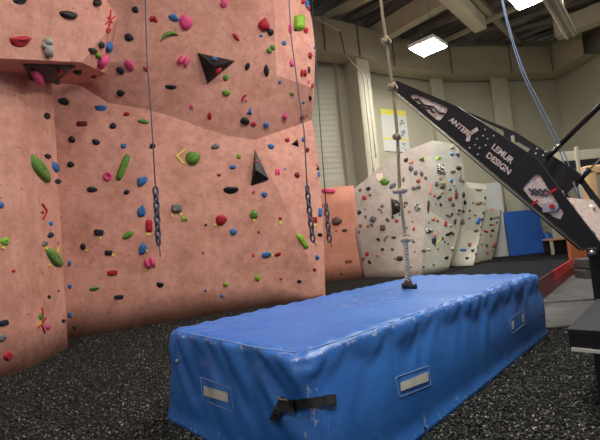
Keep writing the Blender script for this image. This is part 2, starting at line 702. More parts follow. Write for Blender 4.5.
# main wall -------------------------------------------------------------
cpx = [(20, 78), (60, 82), (82, 86), (108, 103), (145, 109), (170, 116), (200, 127), (228, 136), (255, 140)]
crease = [onwall(*p) for p in cpx]
foot = [V((c.x, fy(c.x), -0.05)) for c in crease]
ribx = [(262, 160), (274, 182), (289, 214), (306, 256), (317, 299)]
rib = [onwall(*p) for p in ribx]
rib[-1].z = -0.05
quads = []
for i in range(len(crease) - 1):
    quads.append([foot[i], foot[i + 1], crease[i + 1], crease[i]])
# area between last column and the rib
col = [foot[-1], V((rib[0].x, fy(rib[0].x), -0.05)), V((rib[1].x, fy(rib[1].x), -0.05)), V((rib[2].x, fy(rib[2].x), -0.05)), V((rib[3].x, fy(rib[3].x), -0.05)), rib[4]]
top = [crease[-1], rib[0], rib[1], rib[2], rib[3], rib[4]]
for i in range(5):
    quads.append([col[i], col[i + 1], top[i + 1], top[i]])
# silhouette of the arete
sil = [atY(312, 120, 12.25), atY(317, 150, 12.15), atY(321, 190, 12.0), atY(324, 245, 11.75), atY(325.5, 299, 11.47)]
sil[-1].z = -0.05
inner = [crease[-1]] + rib           # 6 points
quads += [[crease[-1], rib[0], sil[0]], [rib[0], rib[1], sil[1], sil[0]], [rib[1], rib[2], sil[2], sil[1]], [rib[2], rib[3], sil[3], sil[2]], [rib[3], rib[4], sil[4], sil[3]]]
# overhang
u1p = [(20, 55, .5), (60, 58, .5), (84, 60, .55), (112, 62, .62), (147, 60, .62), (172, 58, .63), (200, 56, .66), (230, 56, .70), (276, 75, .66)]
u1 = [onwall(a, b, o) for a, b, o in u1p]
for i in range(8):
    quads.append([crease[i], crease[i + 1], u1[i + 1], u1[i]])
u2p = [(30, -110, 1.9), (68, -110, 1.9), (88, -110, 1.9), (112, -110, 1.9), (145, -110, 1.9), (170, -110, 1.9), (198, -110, 1.92), (228, -110, 1.95), (272, -110, 1.9)]
u2 = [onwall(a, b, o) for a, b, o in u2p]
for i in range(8):
    quads.append([u1[i], u1[i + 1], u2[i + 1], u2[i]])
so = [atY(313, 88, 11.6), atY(315.5, 50, 11.45), atY(312, 20, 11.3), atY(307, 0, 11.2), atY(290, -110, 10.9)]
quads += [[crease[-1], sil[0], so[0], u1[-1]], [u1[-1], so[0], so[1]], [u1[-1], so[1], so[2]], [u1[-1], so[2], so[3]], [u1[-1], so[3], so[4], u2[-1]]]
# return side, running back towards the short wall
edge = list(reversed(sil)) + so


def back(p):
    q = EYE + (p - EYE) * (15.6 / p.y)
    return V((q.x - 0.25, q.y, p.z if p.z < 0.2 else p.z))


for i in range(len(edge) - 1):
    quads.append([edge[i], edge[i + 1], back(edge[i + 1]), back(edge[i])])
sculpt('climbing_wall', quads, PINK, amp=0.03, cuts=6, smooth=0, sharp=11, region='main',
       label='tall pink rock-textured climbing wall with an overhang and hanging ropes')

# pillar with the overhanging block -------------------------------------
fa = [V((-5.1, 4.2, -0.05)), atZ(0, 379), atZ(30, 368), atZ(68, 347.5)]
for p in fa:
    p.z = -0.05


def vert_at(p, py_guess_z):
    return V((p.x, p.y, py_guess_z))


lpt = [vert_at(fa[0], 4.25), vert_at(fa[1], 4.5), vert_at(fa[2], 4.68), vert_at(fa[3], 5.06)]
quads = []
for i in range(3):
    quads.append([fa[i], fa[i + 1], lpt[i + 1], lpt[i]])
Gp, Ep = atY(-60, 55, 5.0), atY(82, 62.5, 7.0)
M1 = Gp.lerp(Ep, 0.42)
M2 = Gp.lerp(Ep, 0.72)
Jp = atY(107, 74, 8.5)
Kp = onwall(82, 84)
quads += [[lpt[0], lpt[1], M1, Gp], [lpt[1], lpt[2], M2, M1], [lpt[2], lpt[3], Ep, M2], [lpt[3], Kp, Jp, Ep]]
T0, T1 = atY(-60, -120, 4.8), atY(84, -120, 6.5)
N1, N2 = T0.lerp(T1, .42), T0.lerp(T1, .72)
quads += [[Gp, M1, N1, T0], [M1, M2, N2, N1], [M2, Ep, T1, N2]]
J2, J3 = atY(118, 17, 8.15), atY(104, -3, 7.7)
J4 = atY(90, -120, 7.0)
quads += [[Ep, Jp, J2], [Ep, J2, J3], [Ep, J3, J4, T1]]
# the pillar's return into the recess
rb = V((-5.6, 8.7, -0.05))
quads += [[fa[3], rb, V((-5.6, 8.7, 4.9)), lpt[3]]]
sculpt('climbing_pillar', quads, PINK, amp=0.02, cuts=6, smooth=0, region='pillar',
       label='pink rock-textured climbing pillar with a heavy square overhang on top')

# short pink wall further back -------------------------------------------
sw = [V((-0.6, 15.7, -0.05)), V((0.85, 16.0, -0.05)), V((1.7, 16.12, -0.05)), atZ(363, 278)]
zt = 3.62
quads = [[sw[i], sw[i + 1], V((sw[i + 1].x, sw[i + 1].y, zt)), V((sw[i].x, sw[i].y, zt))] for i in range(3)]
sculpt('climbing_wall', quads, PINK2, amp=0.015, cuts=4, smooth=0, region='short',
       label='low pink climbing wall panel under the ribbed cream siding')

# grey bouldering wall ----------------------------------------------------
b0, b1, b2 = atZ(364, 278), atZ(420, 276), atZ(448, 270)
b1.y += 0.0
l1 = atY(353.5, 228, 16.2)
l2 = atY(351.5, 191, 16.35)
t1 = atY(366, 179, 16.6)
t2 = atY(386, 160.5, 16.9)
t3 = atY(408, 150, 17.1)
t4 = atY(433, 140.5, 17.2)
rm = atY(426, 208, 16.5)
t5 = atY(456, 144, 17.6)
s5 = atY(463, 162, 17.7)
s6 = atY(465, 185, 17.6)
s7 = atY(459, 230, 17.3)
for p in (b0, b1, b2):
    p.z = -0.05


def bk_(p):
    q = EYE + (p - EYE) * 1.06
    return V((q.x - 0.15, q.y, p.z))


mids = b0.lerp(b1, .5)
cm = atY(390, 215, 16.2)
quads = [([b0, mids, cm, l1], 0), ([l1, cm, t2, t1, l2], 0), ([cm, rm, t4, t3, t2], 0), ([mids, b1, rm, cm], 0),
         ([b1, b2, s7, rm], 1), ([rm, s7, s6, s5], 1), ([rm, s5, t5, t4], 1),
         ([b2, bk_(b2), bk_(s7), s7], 1), ([s7, bk_(s7), bk_(s6), s6], 1), ([s6, bk_(s6), bk_(s5), s5], 1), ([s5, bk_(s5), bk_(t5), t5], 1),
         ([t5, bk_(t5), bk_(t4), t4], 1), ([t4, bk_(t4), bk_(t3), t3], 0), ([t3, bk_(t3), bk_(t2), t2], 0), ([t2, bk_(t2), bk_(t1), t1], 0)]
sculpt('bouldering_wall', quads, [MAUVEROCK, GREYROCK], amp=0.015, cuts=6, smooth=0, region='boulder', mats=True,
       label='big grey angular bouldering wall crowded with small holds', cat='bouldering wall')

# second and third grey panels
q0, q1 = atZ(449, 266.5), atZ(473, 265.5)
q0.z = q1.z = -0.05
p_l, p_m = atY(462, 195, 18.3), atY(457, 230, 18.1)
p_tl, p_tr = atY(464, 188, 18.4), atY(486, 189, 18.6)
p_tl2, p_tr2 = atY(465, 181.5, 19.2), atY(486.5, 184, 19.3)
p_r = atY(481, 232, 18.4)
off = V((0.25, 1.0, 0))
quads = [[q0, q1, p_r, p_m], [p_m, p_r, p_tr, p_tl], [p_tl, p_tr, p_tr2, p_tl2], [q1, q1 + off, p_r + off, p_r], [p_r, p_r + off, p_tr2, p_tr]]
sculpt('boulder_panel', quads, CREAMROCK, amp=0.015, cuts=5, smooth=0, region='panel2',
       label='cream flat-topped boulder panel standing behind the big grey bouldering wall', cat='bouldering wall')
r0, r1 = atZ(474, 263.5), atZ(491, 260)
r0.z = r1.z = -0.05
r_tl, r_tr = atY(487, 210, 19.6), atY(500.5, 210, 19.8)
r_m = atY(499, 225, 19.6)
r_n = atY(496, 245, 19.45)
off = V((0.3, 0.5, 0))
quads = [[r0, r1, r_n], [r0, r_n, r_m, r_tl], [r_tl, r_m, r_tr], [r1, r1 + off, r_n + off, r_n], [r_n, r_n + off, r_m + off, r_m], [r_m, r_m + off, r_tr + off, r_tr], [r_tr, r_tr + off, r_tl + off, r_tl]]
sculpt('boulder_panel', quads, CREAMROCK, amp=0.01, cuts=4, smooth=0, region='panel3',
       label='narrow leaning cream boulder panel before the pale tall board', cat='bouldering wall')

BVH = BVHTree.FromPolygons(ALLV, ALLP)


def hit(px, py):
    for dx, dy in ((0, 0), (-1, 0), (-2, 0), (-3, 0), (-4, 1), (2, 0), (0, 2), (0, -2), (4, 0), (-6, 0), (-8, 0)):
        loc, n, i, dist = BVH.ray_cast(EYE, ray(px + dx, py + dy))
        if loc is not None:
            if n.dot(EYE - loc) < 0:
                n = -n
            if dx or dy:
                loc = atP(px, py, loc, (EYE - loc).normalized())
            return loc, n.normalized(), ALLR[i]
    return None, None, None


# ------------------------------------------------------------------ holds
def tangent(px, py, w, h, ang):
    c, n, reg = hit(px, py)
    if c is None:
        return None
    view = (EYE - c).normalized()
    npl = n
    if npl.dot(view) < 0.35:
        npl = (n + view * (0.35 - n.dot(view))).normalized()
    th = math.radians(ang)
    ca, sa = math.cos(th), math.sin(th)
    a = atP(px + ca * w / 2, py + sa * w / 2, c, npl) - c
    b = atP(px + sa * h / 2, py - ca * h / 2, c, npl) - c
    return c, npl, a, b, reg


def outline(shape, phi, seed):
    x, y = math.cos(phi), math.sin(phi)
    if shape == 'block':
        k = (abs(x) ** 5 + abs(y) ** 5) ** (-1 / 5)
        return x * k, y * k
    if shape == 'jug':
        return x, (y * 0.45 + 0.35 if y > 0 else y + 0.35 + 0.35 * y)
    if shape == 'drop':
        w = 1.0 if y < 0 else (1 - y) ** 0.75 + 0.12
        return x * min(1, w), y
    if shape == 'tri':
        t = (phi / (2 * math.pi / 3) + 0.25) % 1.0
        k = 1 / (2 * math.cos((t - 0.5) * 2 * math.pi / 3))
        s = 1.15
        return x * k * s, y * k * s - 0.12
    return x, y


def hold_mesh(shape, a, b, n, seed):
    rnd = random.Random(seed)
    dep = 0.62 * min(a.length, b.length) + 0.08 * max(a.length, b.length)
    mb = MB()
    if shape == 'ring':
        pts = [a * math.cos(t) * 0.68 + b * math.sin(t) * 0.68 + n * dep * 0.25 for t in [2 * math.pi * k / 20 for k in range(20)]]
        mb.tube(pts, min(a.length, b.length) * 0.34, 8, closed=True)
        mb.add([a * math.cos(t) * .75 + b * math.sin(t) * .75 + n * dep * .12 for t in [2 * math.pi * k / 12 for k in range(12)]], [list(range(12))])
        return mb.mesh('hold'), dep * 0.35
    if shape == 'crescent':
        pts, rr = [], []
        for k in range(13):
            t = -1 + 2 * k / 12
            pts.append(a * t * 0.92 + b * (0.55 - 1.1 * t * t) + n * dep * 0.3)
            rr.append(b.length * 0.52 * max(0.12, (1 - abs(t) ** 2.5)))
        mb.tube(pts, rr, 9)
        return mb.mesh('hold'), dep
    if shape == 'pair':
        for t, s in ((-0.55, 0.5), (0.5, 0.55)):
            ring = []
            mb2 = blob(a * s, b * 0.95, n, dep * 0.9, 'round', rnd)
            mb.add([p + a * t for p in mb2[0]], mb2[1], True)
        return mb.mesh('hold'), dep
    vs, fs = blob(a, b, n, dep, shape, rnd)
    mb.add(vs, fs, shape not in ('tri', 'facet'))
    return mb.mesh('hold'), dep


def blob(a, b, n, dep, shape, rnd):
    seg = {'tri': 3, 'facet': 6}.get(shape, 18)
    rings = {'tri': 1, 'facet': 2}.get(shape, 6)
    ph = [rnd.uniform(0, 6.28) for _ in range(4)]
    am = 0.0 if shape in ('block', 'tri') else 0.09
    vs = [n * dep * (0.92 if shape not in ('tri',) else 1.25) + (b * 0.12 if shape in ('jug', 'facet') else V((0, 0, 0)))]
    fs = []
    off = -math.pi / 6 if shape == 'tri' else 0
    for i in range(1, rings + 1):
        r = i / rings
        for k in range(seg):
            phi = 2 * math.pi * k / seg + off
            x, y = outline(shape, phi, 0)
            wob = 1 + am * (math.sin(2 * phi + ph[0]) + 0.6 * math.sin(3 * phi + ph[1]) + 0.4 * math.sin(5 * phi + ph[2])) * (0.4 + 0.6 * r)
            if shape == 'block':
                hgt = max(0, 1 - r ** 7)
            elif shape == 'tri':
                hgt = 0
            elif shape == 'facet':
                hgt = 0.75 if i == 1 else 0
            elif shape == 'jug':
                hgt = math.sqrt(max(0, 1 - r ** 3)) * (0.75 + 0.35 * y)
            else:
                hgt = math.sqrt(max(0, 1 - r ** 2.4)) * (1 + 0.12 * math.sin(phi + ph[3]) * r)
            rr = r if shape != 'facet' or i == 2 else 0.55
            vs.append(a * x * rr * wob + b * y * rr * wob + n * dep * hgt)
    # skirt reaching a little into the wall
    for k in range(seg):
        vs.append(vs[1 + (rings - 1) * seg + k] - n * dep * 0.25)
    rings += 1
    fs += [[0, 1 + k, 1 + (k + 1) % seg] for k in range(seg)]
    for i in range(rings - 1):
        for k in range(seg):
            p, q = 1 + i * seg + k, 1 + i * seg + (k + 1) % seg
            fs.append([p, p + seg, q + seg, q])
    return vs, fs


# x, y, width, height, turn, colour, shape, own words (None = composed below)
H = [
    # overhanging block and pillar
    (20.4, 1, 15, 7, 0, 'navy', 'jug'), (68.6, 15, 17, 9, 15, 'black', 'oval'), (20.5, 41, 22, 12, 0, 'red', 'jug'),
    (96.5, 2, 7, 11, 0, 'black', 'drop'), (108, 30.5, 4, 6, 0, 'red', 'round'), (101, 45, 6, 7, 0, 'navy', 'round'),
    (108, 47, 6, 11, 5, 'blue', 'oval'), (92.5, 51, 7, 7, 0, 'black', 'round'), (97.5, 55, 8, 5, 35, 'lime', 'oval'),
    (101.7, 62, 15, 9, -55, 'pink', 'crescent'), (77, 71.5, 10, 7, 0, 'black', 'jug'), (93.5, 76, 6, 3, 0, 'dark red', 'oval'),
    (47, 116, 6, 7, 0, 'black', 'round'), (48, 156.5, 7, 6, 20, 'black', 'facet'), (55.5, 167.5, 11, 6, 70, 'blue', 'oval'),
    (40, 169.5, 32, 10, 62, 'chalky green', 'oval'), (58, 181.6, 7, 6, 0, 'navy', 'facet'), (1, 205, 6, 7, 0, 'blue', 'round'),
    (42.6, 212.4, 3, 3, 0, 'dark red', 'round'), (51, 223.4, 4, 4.5, 0, 'blue', 'round'), (50.6, 234.8, 7, 6, -20, 'navy', 'drop'),
    (5, 241.6, 10, 10, 0, 'lime', 'facet'), (44.6, 243.6, 6, 7, 30, 'grey', 'facet'), (58, 242.8, 3, 3, 0, 'pink', 'round'),
    (54, 258, 25, 8.5, 52, 'chalky green', 'oval'), (13.6, 271, 4, 3.5, -30, 'red', 'oval'), (58.5, 291, 2.5, 2.5, 0, 'dark red', 'round'),
    (49, 297, 3.5, 3.5, 0, 'black', 'round'), (4, 323, 10, 6, -15, 'navy', 'block'), (41, 317, 5, 7, 0, 'green', 'round'),
    (48, 327, 6, 6, 0, 'pink', 'round'), (63.6, 321, 4.5, 4.5, 0, 'navy', 'facet'), (2.4, 338, 8, 8, 0, 'grey', 'oval'),
    (8, 356, 8, 9, 35, 'red', 'block'),
    # main wall, top
    (120.5, 70.5, 9, 7, 20, 'navy', 'oval'), (135.5, 9.7, 7, 7, 0, 'navy', 'round'), (151.4, 19, 4, 7, 0, 'red', 'facet'),
    (155, 19.5, 8, 4.5, 55, 'red', 'oval'), (173.6, 17.3, 12, 7.5, 20, 'blue', 'drop'), (185.6, 22.6, 12, 17, -25, 'pink', 'oval'),
    (169, 36, 20, 9, -18, 'green', 'crescent'), (129, 37.5, 9, 8, 15, 'navy', 'oval'), (129.5, 65, 9, 12, -30, 'pink', 'oval'),
    (183.5, 61, 11, 11, 20, 'pink', 'pair'), (145.6, 69, 6, 4, 40, 'red', 'oval'), (171, 87, 11, 6, 5, 'navy', 'jug'),
    (224, 3.5, 8, 9, 0, 'pink', 'round'), (264, 24.5, 11, 15, 15, 'red', 'drop'), (270.5, 32, 7, 7, 0, 'black', 'round'),
    (261, 35.6, 3.5, 3.5, 0, 'blue', 'round'), (236, 37, 9.5, 4, 45, 'red', 'oval'), (271, 49, 9, 6.5, -45, 'green', 'pair'),
    (247.5, 66, 5, 8, 10, 'black', 'drop'), (266.5, 70, 6, 12, 0, 'black', 'drop'), (226, 77.5, 6, 6, 0, 'green', 'round'),
    (280, 82, 3, 3.5, 0, 'blue', 'round'), (298.5, 23, 11, 16, 0, 'lime', 'block'), (296, 29.5, 4, 4, 0, 'black', 'round'),
    (290, 29, 4, 9, 0, 'pink', 'oval'), (306, 30.5, 4, 7, 0, 'red', 'oval'), (284, 43, 4, 5, 0, 'blue', 'oval'),
    (291.6, 63, 4.5, 8, 0, 'pink', 'drop'), (303.4, 73, 6, 8, 0, 'red', 'pair'), (309, 70, 2.5, 7, 0, 'navy', 'oval'),
    (310, 55.5, 4, 7, 0, 'red', 'oval'), (314.5, 48, 2, 3, 0, 'blue', 'round'), (303, 2, 4, 5, 0, 'red', 'round'),
    (307, 4, 3.5, 10, -5, 'blue', 'oval'), (309, 7.5, 2.5, 6, 0, 'red', 'oval'), (308.6, 82, 1.5, 4, 0, 'pink', 'oval'),
    (312.3, 85.6, 2.5, 5, 0, 'red', 'oval'),
    # main wall, overhang and below
    (63.6, 101.4, 11, 8, 10, 'black', 'oval'), (101, 108, 12, 7, 5, 'blue', 'jug'), (82, 123.6, 11, 5, 0, 'dark red', 'block'),
    (113, 126, 7.5, 6, 0, 'navy', 'oval'), (72, 139.5, 7, 7, 0, 'black', 'round'), (96, 142, 8, 6, 10, 'navy', 'oval'),
    (70.6, 164.5, 8, 6, 15, 'black', 'oval'), (120.6, 93, 9, 6, 10, 'black', 'oval'), (126.5, 114, 6, 4.5, 0, 'red', 'oval'),
    (143.4, 121.5, 11, 5, 10, 'green', 'oval'), (123.5, 146, 5.5, 4.5, 0, 'blue', 'block'), (152.5, 146, 6, 6, 0, 'navy', 'round'),
    (191.5, 106.5, 4, 5, 0, 'pink', 'drop'), (209.5, 115.5, 5, 8, 0, 'red', 'drop'), (215.5, 146.4, 8, 6, -10, 'grey', 'oval'),
    (192.7, 158, 16, 13, 4, 'green', 'round'), (123, 167.5, 28, 7, -68, 'green', 'block'), (226, 93, 8, 6.5, 0, 'green', 'round'),
    (244, 98, 11, 4, -60, 'red', 'crescent'), (246, 100.4, 3, 4, 0, 'pink', 'round'), (249.8, 111.6, 6, 9, 15, 'blue', 'tri'),
    (245, 121, 9, 8, 0, 'black', 'round'), (253.4, 124, 6, 4.5, 10, 'red', 'oval'), (266, 125, 5, 5, 0, 'blue', 'block'),
    (284.6, 116, 5, 8, 0, 'pink', 'drop'), (292, 93.6, 4, 3.5, 0, 'green', 'round'), (302.3, 117.4, 4, 5, 0, 'dark red', 'round'),
    (303.4, 102.4, 2.5, 3, 0, 'blue', 'round'), (310.2, 98, 2.5, 6, 0, 'black', 'oval'), (306.6, 115.4, 1.6, 3, 0, 'grey', 'round'),
    (271, 146.4, 7, 5, 5, 'blue', 'oval'), (287.2, 140, 5, 4.5, 25, 'red', 'oval'), (296, 143, 8, 8, 20, 'black', 'tri'),
    (303.4, 139.4, 4, 5, 0, 'blue', 'round'), (307.4, 150, 5, 5.5, 0, 'dark red', 'facet'), (239, 156.4, 5, 5, 0, 'lime', 'round'),
    (232.8, 167, 6.5, 4.5, 0, 'blue', 'oval'), (219, 175, 4, 3, 20, 'dark red', 'oval'), (231, 190, 14, 9, -3, 'black', 'jug'),
    (277.4, 172, 5, 7.5, 0, 'pink', 'pair'), (285, 169, 2, 2, 0, 'blue', 'round'), (297, 175, 5, 6, 0, 'dark red', 'round'),
    (253.8, 192, 3.5, 4, 0, 'pink', 'round'), (264.4, 194.6, 5.5, 6.5, -20, 'blue', 'oval'), (221, 220, 12, 10, 0, 'red', 'round'),
    (253.8, 214.6, 9, 8.5, 0, 'green', 'round'), (280.2, 218.4, 3.5, 3.5, 0, 'red', 'round'), (233.4, 231.8, 8, 6, -15, 'blue', 'oval'),
    (205.8, 225, 2.8, 2.8, 0, 'black', 'round'), (258.6, 232.2, 2.5, 2.5, 0, 'black', 'round'), (302.4, 241.4, 17, 5, 57, 'lime', 'block'),
    (314.6, 220, 4.5, 7, 0, 'red', 'pair'), (266, 254.8, 10, 6, -8, 'blue', 'oval'), (278, 254.4, 7, 4.5, -20, 'red', 'jug'),
    (253.6, 255, 3.2, 4, 0, 'pink', 'round'), (257.2, 277.8, 5.5, 6, 0, 'lime', 'round'), (281.2, 278.4, 3.4, 3.4, 0, 'pink', 'round'),
    (299.2, 281.4, 5, 3.5, 15, 'black', 'oval'), (225.6, 284.4, 5, 5, 0, 'lime', 'round'), (205.6, 290.4, 4.5, 4, 15, 'blue', 'tri'),
    (222, 296, 4, 3.5, 20, 'blue', 'oval'), (203, 253, 2.5, 2.5, 0, 'dark red', 'round'), (317, 257.4, 4, 5, 0, 'blue', 'round'),
    (314.4, 269.6, 4, 4, 0, 'red', 'round'), (107.6, 176.6, 9, 9.5, 0, 'pink', 'ring'), (141.6, 181, 13, 9, -50, 'blue', 'drop'),
    (126.6, 192, 6, 5, 0, 'navy', 'oval'), (141.6, 211, 8, 14, 10, 'blue', 'drop'), (176.6, 208.4, 11, 8.5, 0, 'grey', 'block'),
    (184.6, 219, 6, 5, 0, 'lime', 'pair'), (149, 226, 7, 13, 0, 'red', 'block'), (127.8, 235, 13, 6, -35, 'green', 'oval'),
    (142.6, 249, 13, 7.5, -65, 'blue', 'oval'), (150, 263, 11, 11, -20, 'pink', 'pair'), (108.6, 252.8, 8, 5, 5, 'black', 'block'),
    (112.4, 272.8, 10.5, 5, -5, 'red', 'block'), (160, 284.6, 8, 6, 0, 'black', 'jug'), (119, 297, 9.5, 4, -5, 'navy', 'block'),
    (92, 189.6, 10.5, 6, 8, 'navy', 'oval'), (98.8, 232.4, 10, 6, 5, 'navy', 'block'), (83, 246.5, 6, 6, 0, 'black', 'round'),
    (94.6, 288.8, 11, 5, -5, 'green', 'jug'), (69.5, 263.5, 4, 6, 0, 'blue', 'round'), (70, 286.4, 4, 5, 0, 'blue', 'oval'),
    (70.3, 315, 4, 5, 0, 'blue', 'block'), (74.4, 327.4, 4, 3, 0, 'black', 'oval'), (318, 168.3, 3.5, 5, 20, 'black', 'tri'),
    (318.7, 174.3, 2.5, 6, 0, 'blue', 'oval'), (317, 165, 1.8, 3, 0, 'pink', 'round'), (320, 212.3, 3.5, 9, 0, 'blue', 'block'),
    (320, 234.8, 5, 4, 0, 'black', 'oval'), (322.5, 205.8, 2, 3, 0, 'red', 'round'),
    # short wall
    (328.5, 191, 14, 4.2, 2, 'pink', 'block'), (336.7, 221, 10, 9, 10, 'brown', 'round'), (344.8, 230.4, 6, 4, 0, 'brown', 'jug'),
    (336.3, 231.3, 2, 2, 0, 'red', 'round'), (348.7, 261, 7, 3, -5, 'rust', 'block'), (341.7, 274, 3, 2, 0, 'dark red', 'oval'),
    (328.5, 229, 2.2, 8, 0, 'slate', 'block'),
    # grey bouldering wall, mauve side
    (360, 190, 3.5, 3, 0, 'brown', 'oval'), (368.4, 188.6, 5.5, 4, -15, 'navy', 'facet'), (364.5, 197.8, 4.5, 5, 0, 'red', 'round'),
    (370, 195, 2.5, 3, 0, 'brown', 'round'), (392.7, 185.7, 9, 4, -35, 'slate', 'oval'), (384.6, 181.8, 10, 8.5, 0, 'green', 'facet'),
    (406, 160, 4.5, 4.5, 0, 'maroon', 'round'), (411.5, 162.6, 6, 3, -12, 'salmon', 'jug'), (422.4, 159, 6.5, 6.5, 20, 'green', 'tri'),
    (411, 168.3, 5.5, 5.5, -20, 'slate', 'round'), (415.8, 172.8, 4, 5.5, 0, 'slate', 'oval'), (421.7, 173.4, 4, 5.5, 0, 'slate', 'drop'),
    (425.7, 178, 3.5, 4, 0, 'brown', 'facet'), (418.5, 180.8, 4.5, 5, 0, 'rust', 'round'), (416.4, 187.5, 9, 5, -15, 'grey', 'pair'),
    (403.2, 179.7, 3, 5, 0, 'olive', 'oval'), (382.2, 206, 4.5, 4, 20, 'slate', 'tri'), (380.3, 210.8, 8, 3, 40, 'mauve', 'crescent'),
    (359.3, 212.5, 5, 4, -60, 'navy', 'oval'), (365, 209, 2, 2, 0, 'grey', 'round'), (365.7, 216.5, 3, 5, 0, 'rust', 'drop'),
    (373, 219.2, 6, 6, 25, 'slate', 'block'), (387.6, 220, 5, 4, 30, 'brown', 'facet'), (396.8, 221, 4, 4, 0, 'red', 'facet'),
    (392.7, 217.3, 3, 3, 0, 'navy', 'round'), (360.5, 225.5, 3.5, 3.5, 0, 'rust', 'round'), (368, 226.3, 2.5, 3, 0, 'red', 'oval'),
    (371.6, 225, 3, 3.5, 0, 'brown', 'oval'), (359.3, 231.8, 2.5, 4, 0, 'olive', 'drop'), (382.7, 227.6, 5.5, 6, 0, 'brown', 'block'),
    (399.8, 214.4, 2.5, 4, 0, 'slate', 'facet'), (405.7, 203, 4, 3.5, 0, 'brown', 'pair'), (404.7, 206.7, 2, 2.5, 0, 'black', 'round'),
    (409.3, 211.3, 3, 3, 0, 'orange', 'round'), (417.3, 207.8, 6, 9.5, 10, 'black and white', 'oval'), (412.6, 221.7, 2.5, 2.5, 0, 'orange', 'facet'),
    (413.8, 229, 2.5, 4, 0, 'red', 'drop'), (407, 228, 2, 2.5, 0, 'slate', 'round'), (408.3, 236, 2.5, 2.5, 0, 'olive', 'round'),
    (413.2, 241, 5.5, 3, 50, 'grey', 'oval'), (378.3, 239.4, 4, 3, 25, 'black', 'oval'), (386.5, 238.5, 9, 3.5, -58, 'slate', 'crescent'),
    (393.7, 237.5, 5, 3.5, 0, 'brown', 'jug'), (382.5, 249.3, 3.5, 4, 0, 'black', 'facet'), (392.4, 249.3, 3.5, 3.5, 0, 'slate', 'jug'),
    (367, 254, 3.5, 4, 0, 'red', 'block'), (363.3, 258.8, 5, 3, -60, 'rust', 'oval'), (369.5, 262.2, 4.5, 2.5, 50, 'black', 'block'),
    (377.7, 255.5, 2.5, 3.5, 0, 'orange', 'oval'), (399.7, 258.6, 6.5, 4.5, 0, 'black', 'block'), (394.8, 258.6, 2.5, 3, 0, 'rust', 'facet'),
    (415, 251.6, 2.5, 2.5, 0, 'brown', 'tri'), (411, 267, 2.5, 2.5, 0, 'olive', 'facet'),
    # grey side
    (440.2, 169, 6, 10, 0, 'black and white', 'block'), (444, 173, 3, 4, 0, 'grey', 'oval'), (438, 158, 6.5, 5, -20, 'lime', 'tri'),
    (452, 154.5, 4, 3, 0, 'blue', 'oval'), (452.5, 147.5, 6, 4, -25, 'tan', 'facet'), (457.8, 154.5, 6, 5, 40, 'slate', 'tri'),
    (459, 168.2, 6.5, 5, 0, 'maroon', 'facet'), (453, 171.8, 6, 3, -5, 'olive', 'oval'), (451.3, 180.8, 3, 4, 0, 'blue', 'round'),
    (460, 178, 2.5, 7, 0, 'grey', 'block'), (463, 181, 2.5, 4, 0, 'olive', 'drop'), (440.2, 178.5, 2.5, 3, 0, 'orange', 'drop'),
    (436.5, 183.8, 3.5, 5, 0, 'slate', 'block'), (442.2, 185.5, 5.5, 6, 0, 'olive', 'block'), (444, 183, 2.6, 2.6, 0, 'yellow', 'round'),
    (442, 192.5, 3, 2.5, 0, 'yellow', 'oval'), (439, 197.2, 5.5, 2.2, -38, 'black', 'block'), (434.5, 195.3, 3, 3, 0, 'orange', 'block'),
    (435.8, 204, 2, 2.5, 0, 'tan', 'round'), (440.8, 204.6, 3, 3.5, 0, 'black', 'facet'), (450, 189.8, 3.5, 1.8, -35, 'black', 'oval'),
    (449.8, 198.5, 4, 4, 0, 'rust', 'block'), (453, 204.5, 4.5, 5, 0, 'maroon', 'tri'), (454.5, 184.5, 2, 4, 0, 'cream', 'oval'),
    (431, 188, 1.8, 14, 11, 'salmon', 'block'), (428, 208, 1.6, 16, 4, 'maroon', 'block'), (447, 215.5, 3, 2.5, 0, 'olive', 'jug'),
    (449.7, 216.5, 3.5, 2.5, -20, 'slate', 'crescent'), (432.8, 219.2, 3.5, 4, 0, 'orange', 'pair'), (437.4, 220.8, 3, 3.5, 0, 'red', 'tri'),
    (428.8, 222.7, 2, 2, 0, 'slate', 'round'), (445.3, 223.8, 2.5, 5.5, 8, 'red', 'block'), (450.5, 225.5, 4, 3, -10, 'cream', 'facet'),
    (429, 230.5, 8, 5.5, -25, 'black and white', 'round'), (434.7, 235, 3, 4.5, 0, 'salmon', 'oval'), (433.5, 240.8, 3.5, 6, 0, 'navy', 'block'),
    (435, 245, 2, 2, 0, 'black', 'round'), (438, 249, 2, 2, 0, 'rust', 'round'), (424, 250.8, 4, 3.5, 0, 'olive', 'pair'),
    (428.8, 249.8, 3.5, 4, 0, 'white', 'facet'), (449, 233.8, 7.5, 2.4, -25, 'black', 'block'), (442.5, 238.5, 2, 3, 0, 'black', 'oval'),
    (444.8, 241.5, 2, 2.5, 0, 'slate', 'drop'), (448, 243.8, 2, 2.5, 0, 'black', 'tri'), (453.2, 234.2, 2, 3.5, 0, 'dark red', 'oval'),
    (450.5, 237.2, 2, 2, 0, 'lime', 'round'), (452.2, 248.5, 3.5, 5, 0, 'cream', 'drop'), (446.5, 257.8, 4.5, 3.5, -15, 'black', 'jug'),
    (433.5, 264.7, 2, 2, 0, 'brown', 'round'), (423.7, 267, 2.5, 2, 0, 'black', 'round'), (456, 190.5, 2, 5, 0, 'slate', 'oval'),
    (456, 195.5, 2.5, 7, 5, 'dark red', 'block'), (459.3, 210.5, 3, 2.6, 0, 'black', 'pair'), (458.5, 214, 3, 3, 0, 'rust', 'oval'), (455, 221.5, 2.5, 6, 5, 'maroon', 'oval'),
    (452, 214, 2, 3, 0, 'black', 'drop'),
    # cream panels
    (478.5, 190, 6.5, 3, 0, 'tan', 'jug'), (479, 202.8, 7, 4, -20, 'tan', 'oval'), (473, 203, 2, 2, 0, 'brown', 'round'),
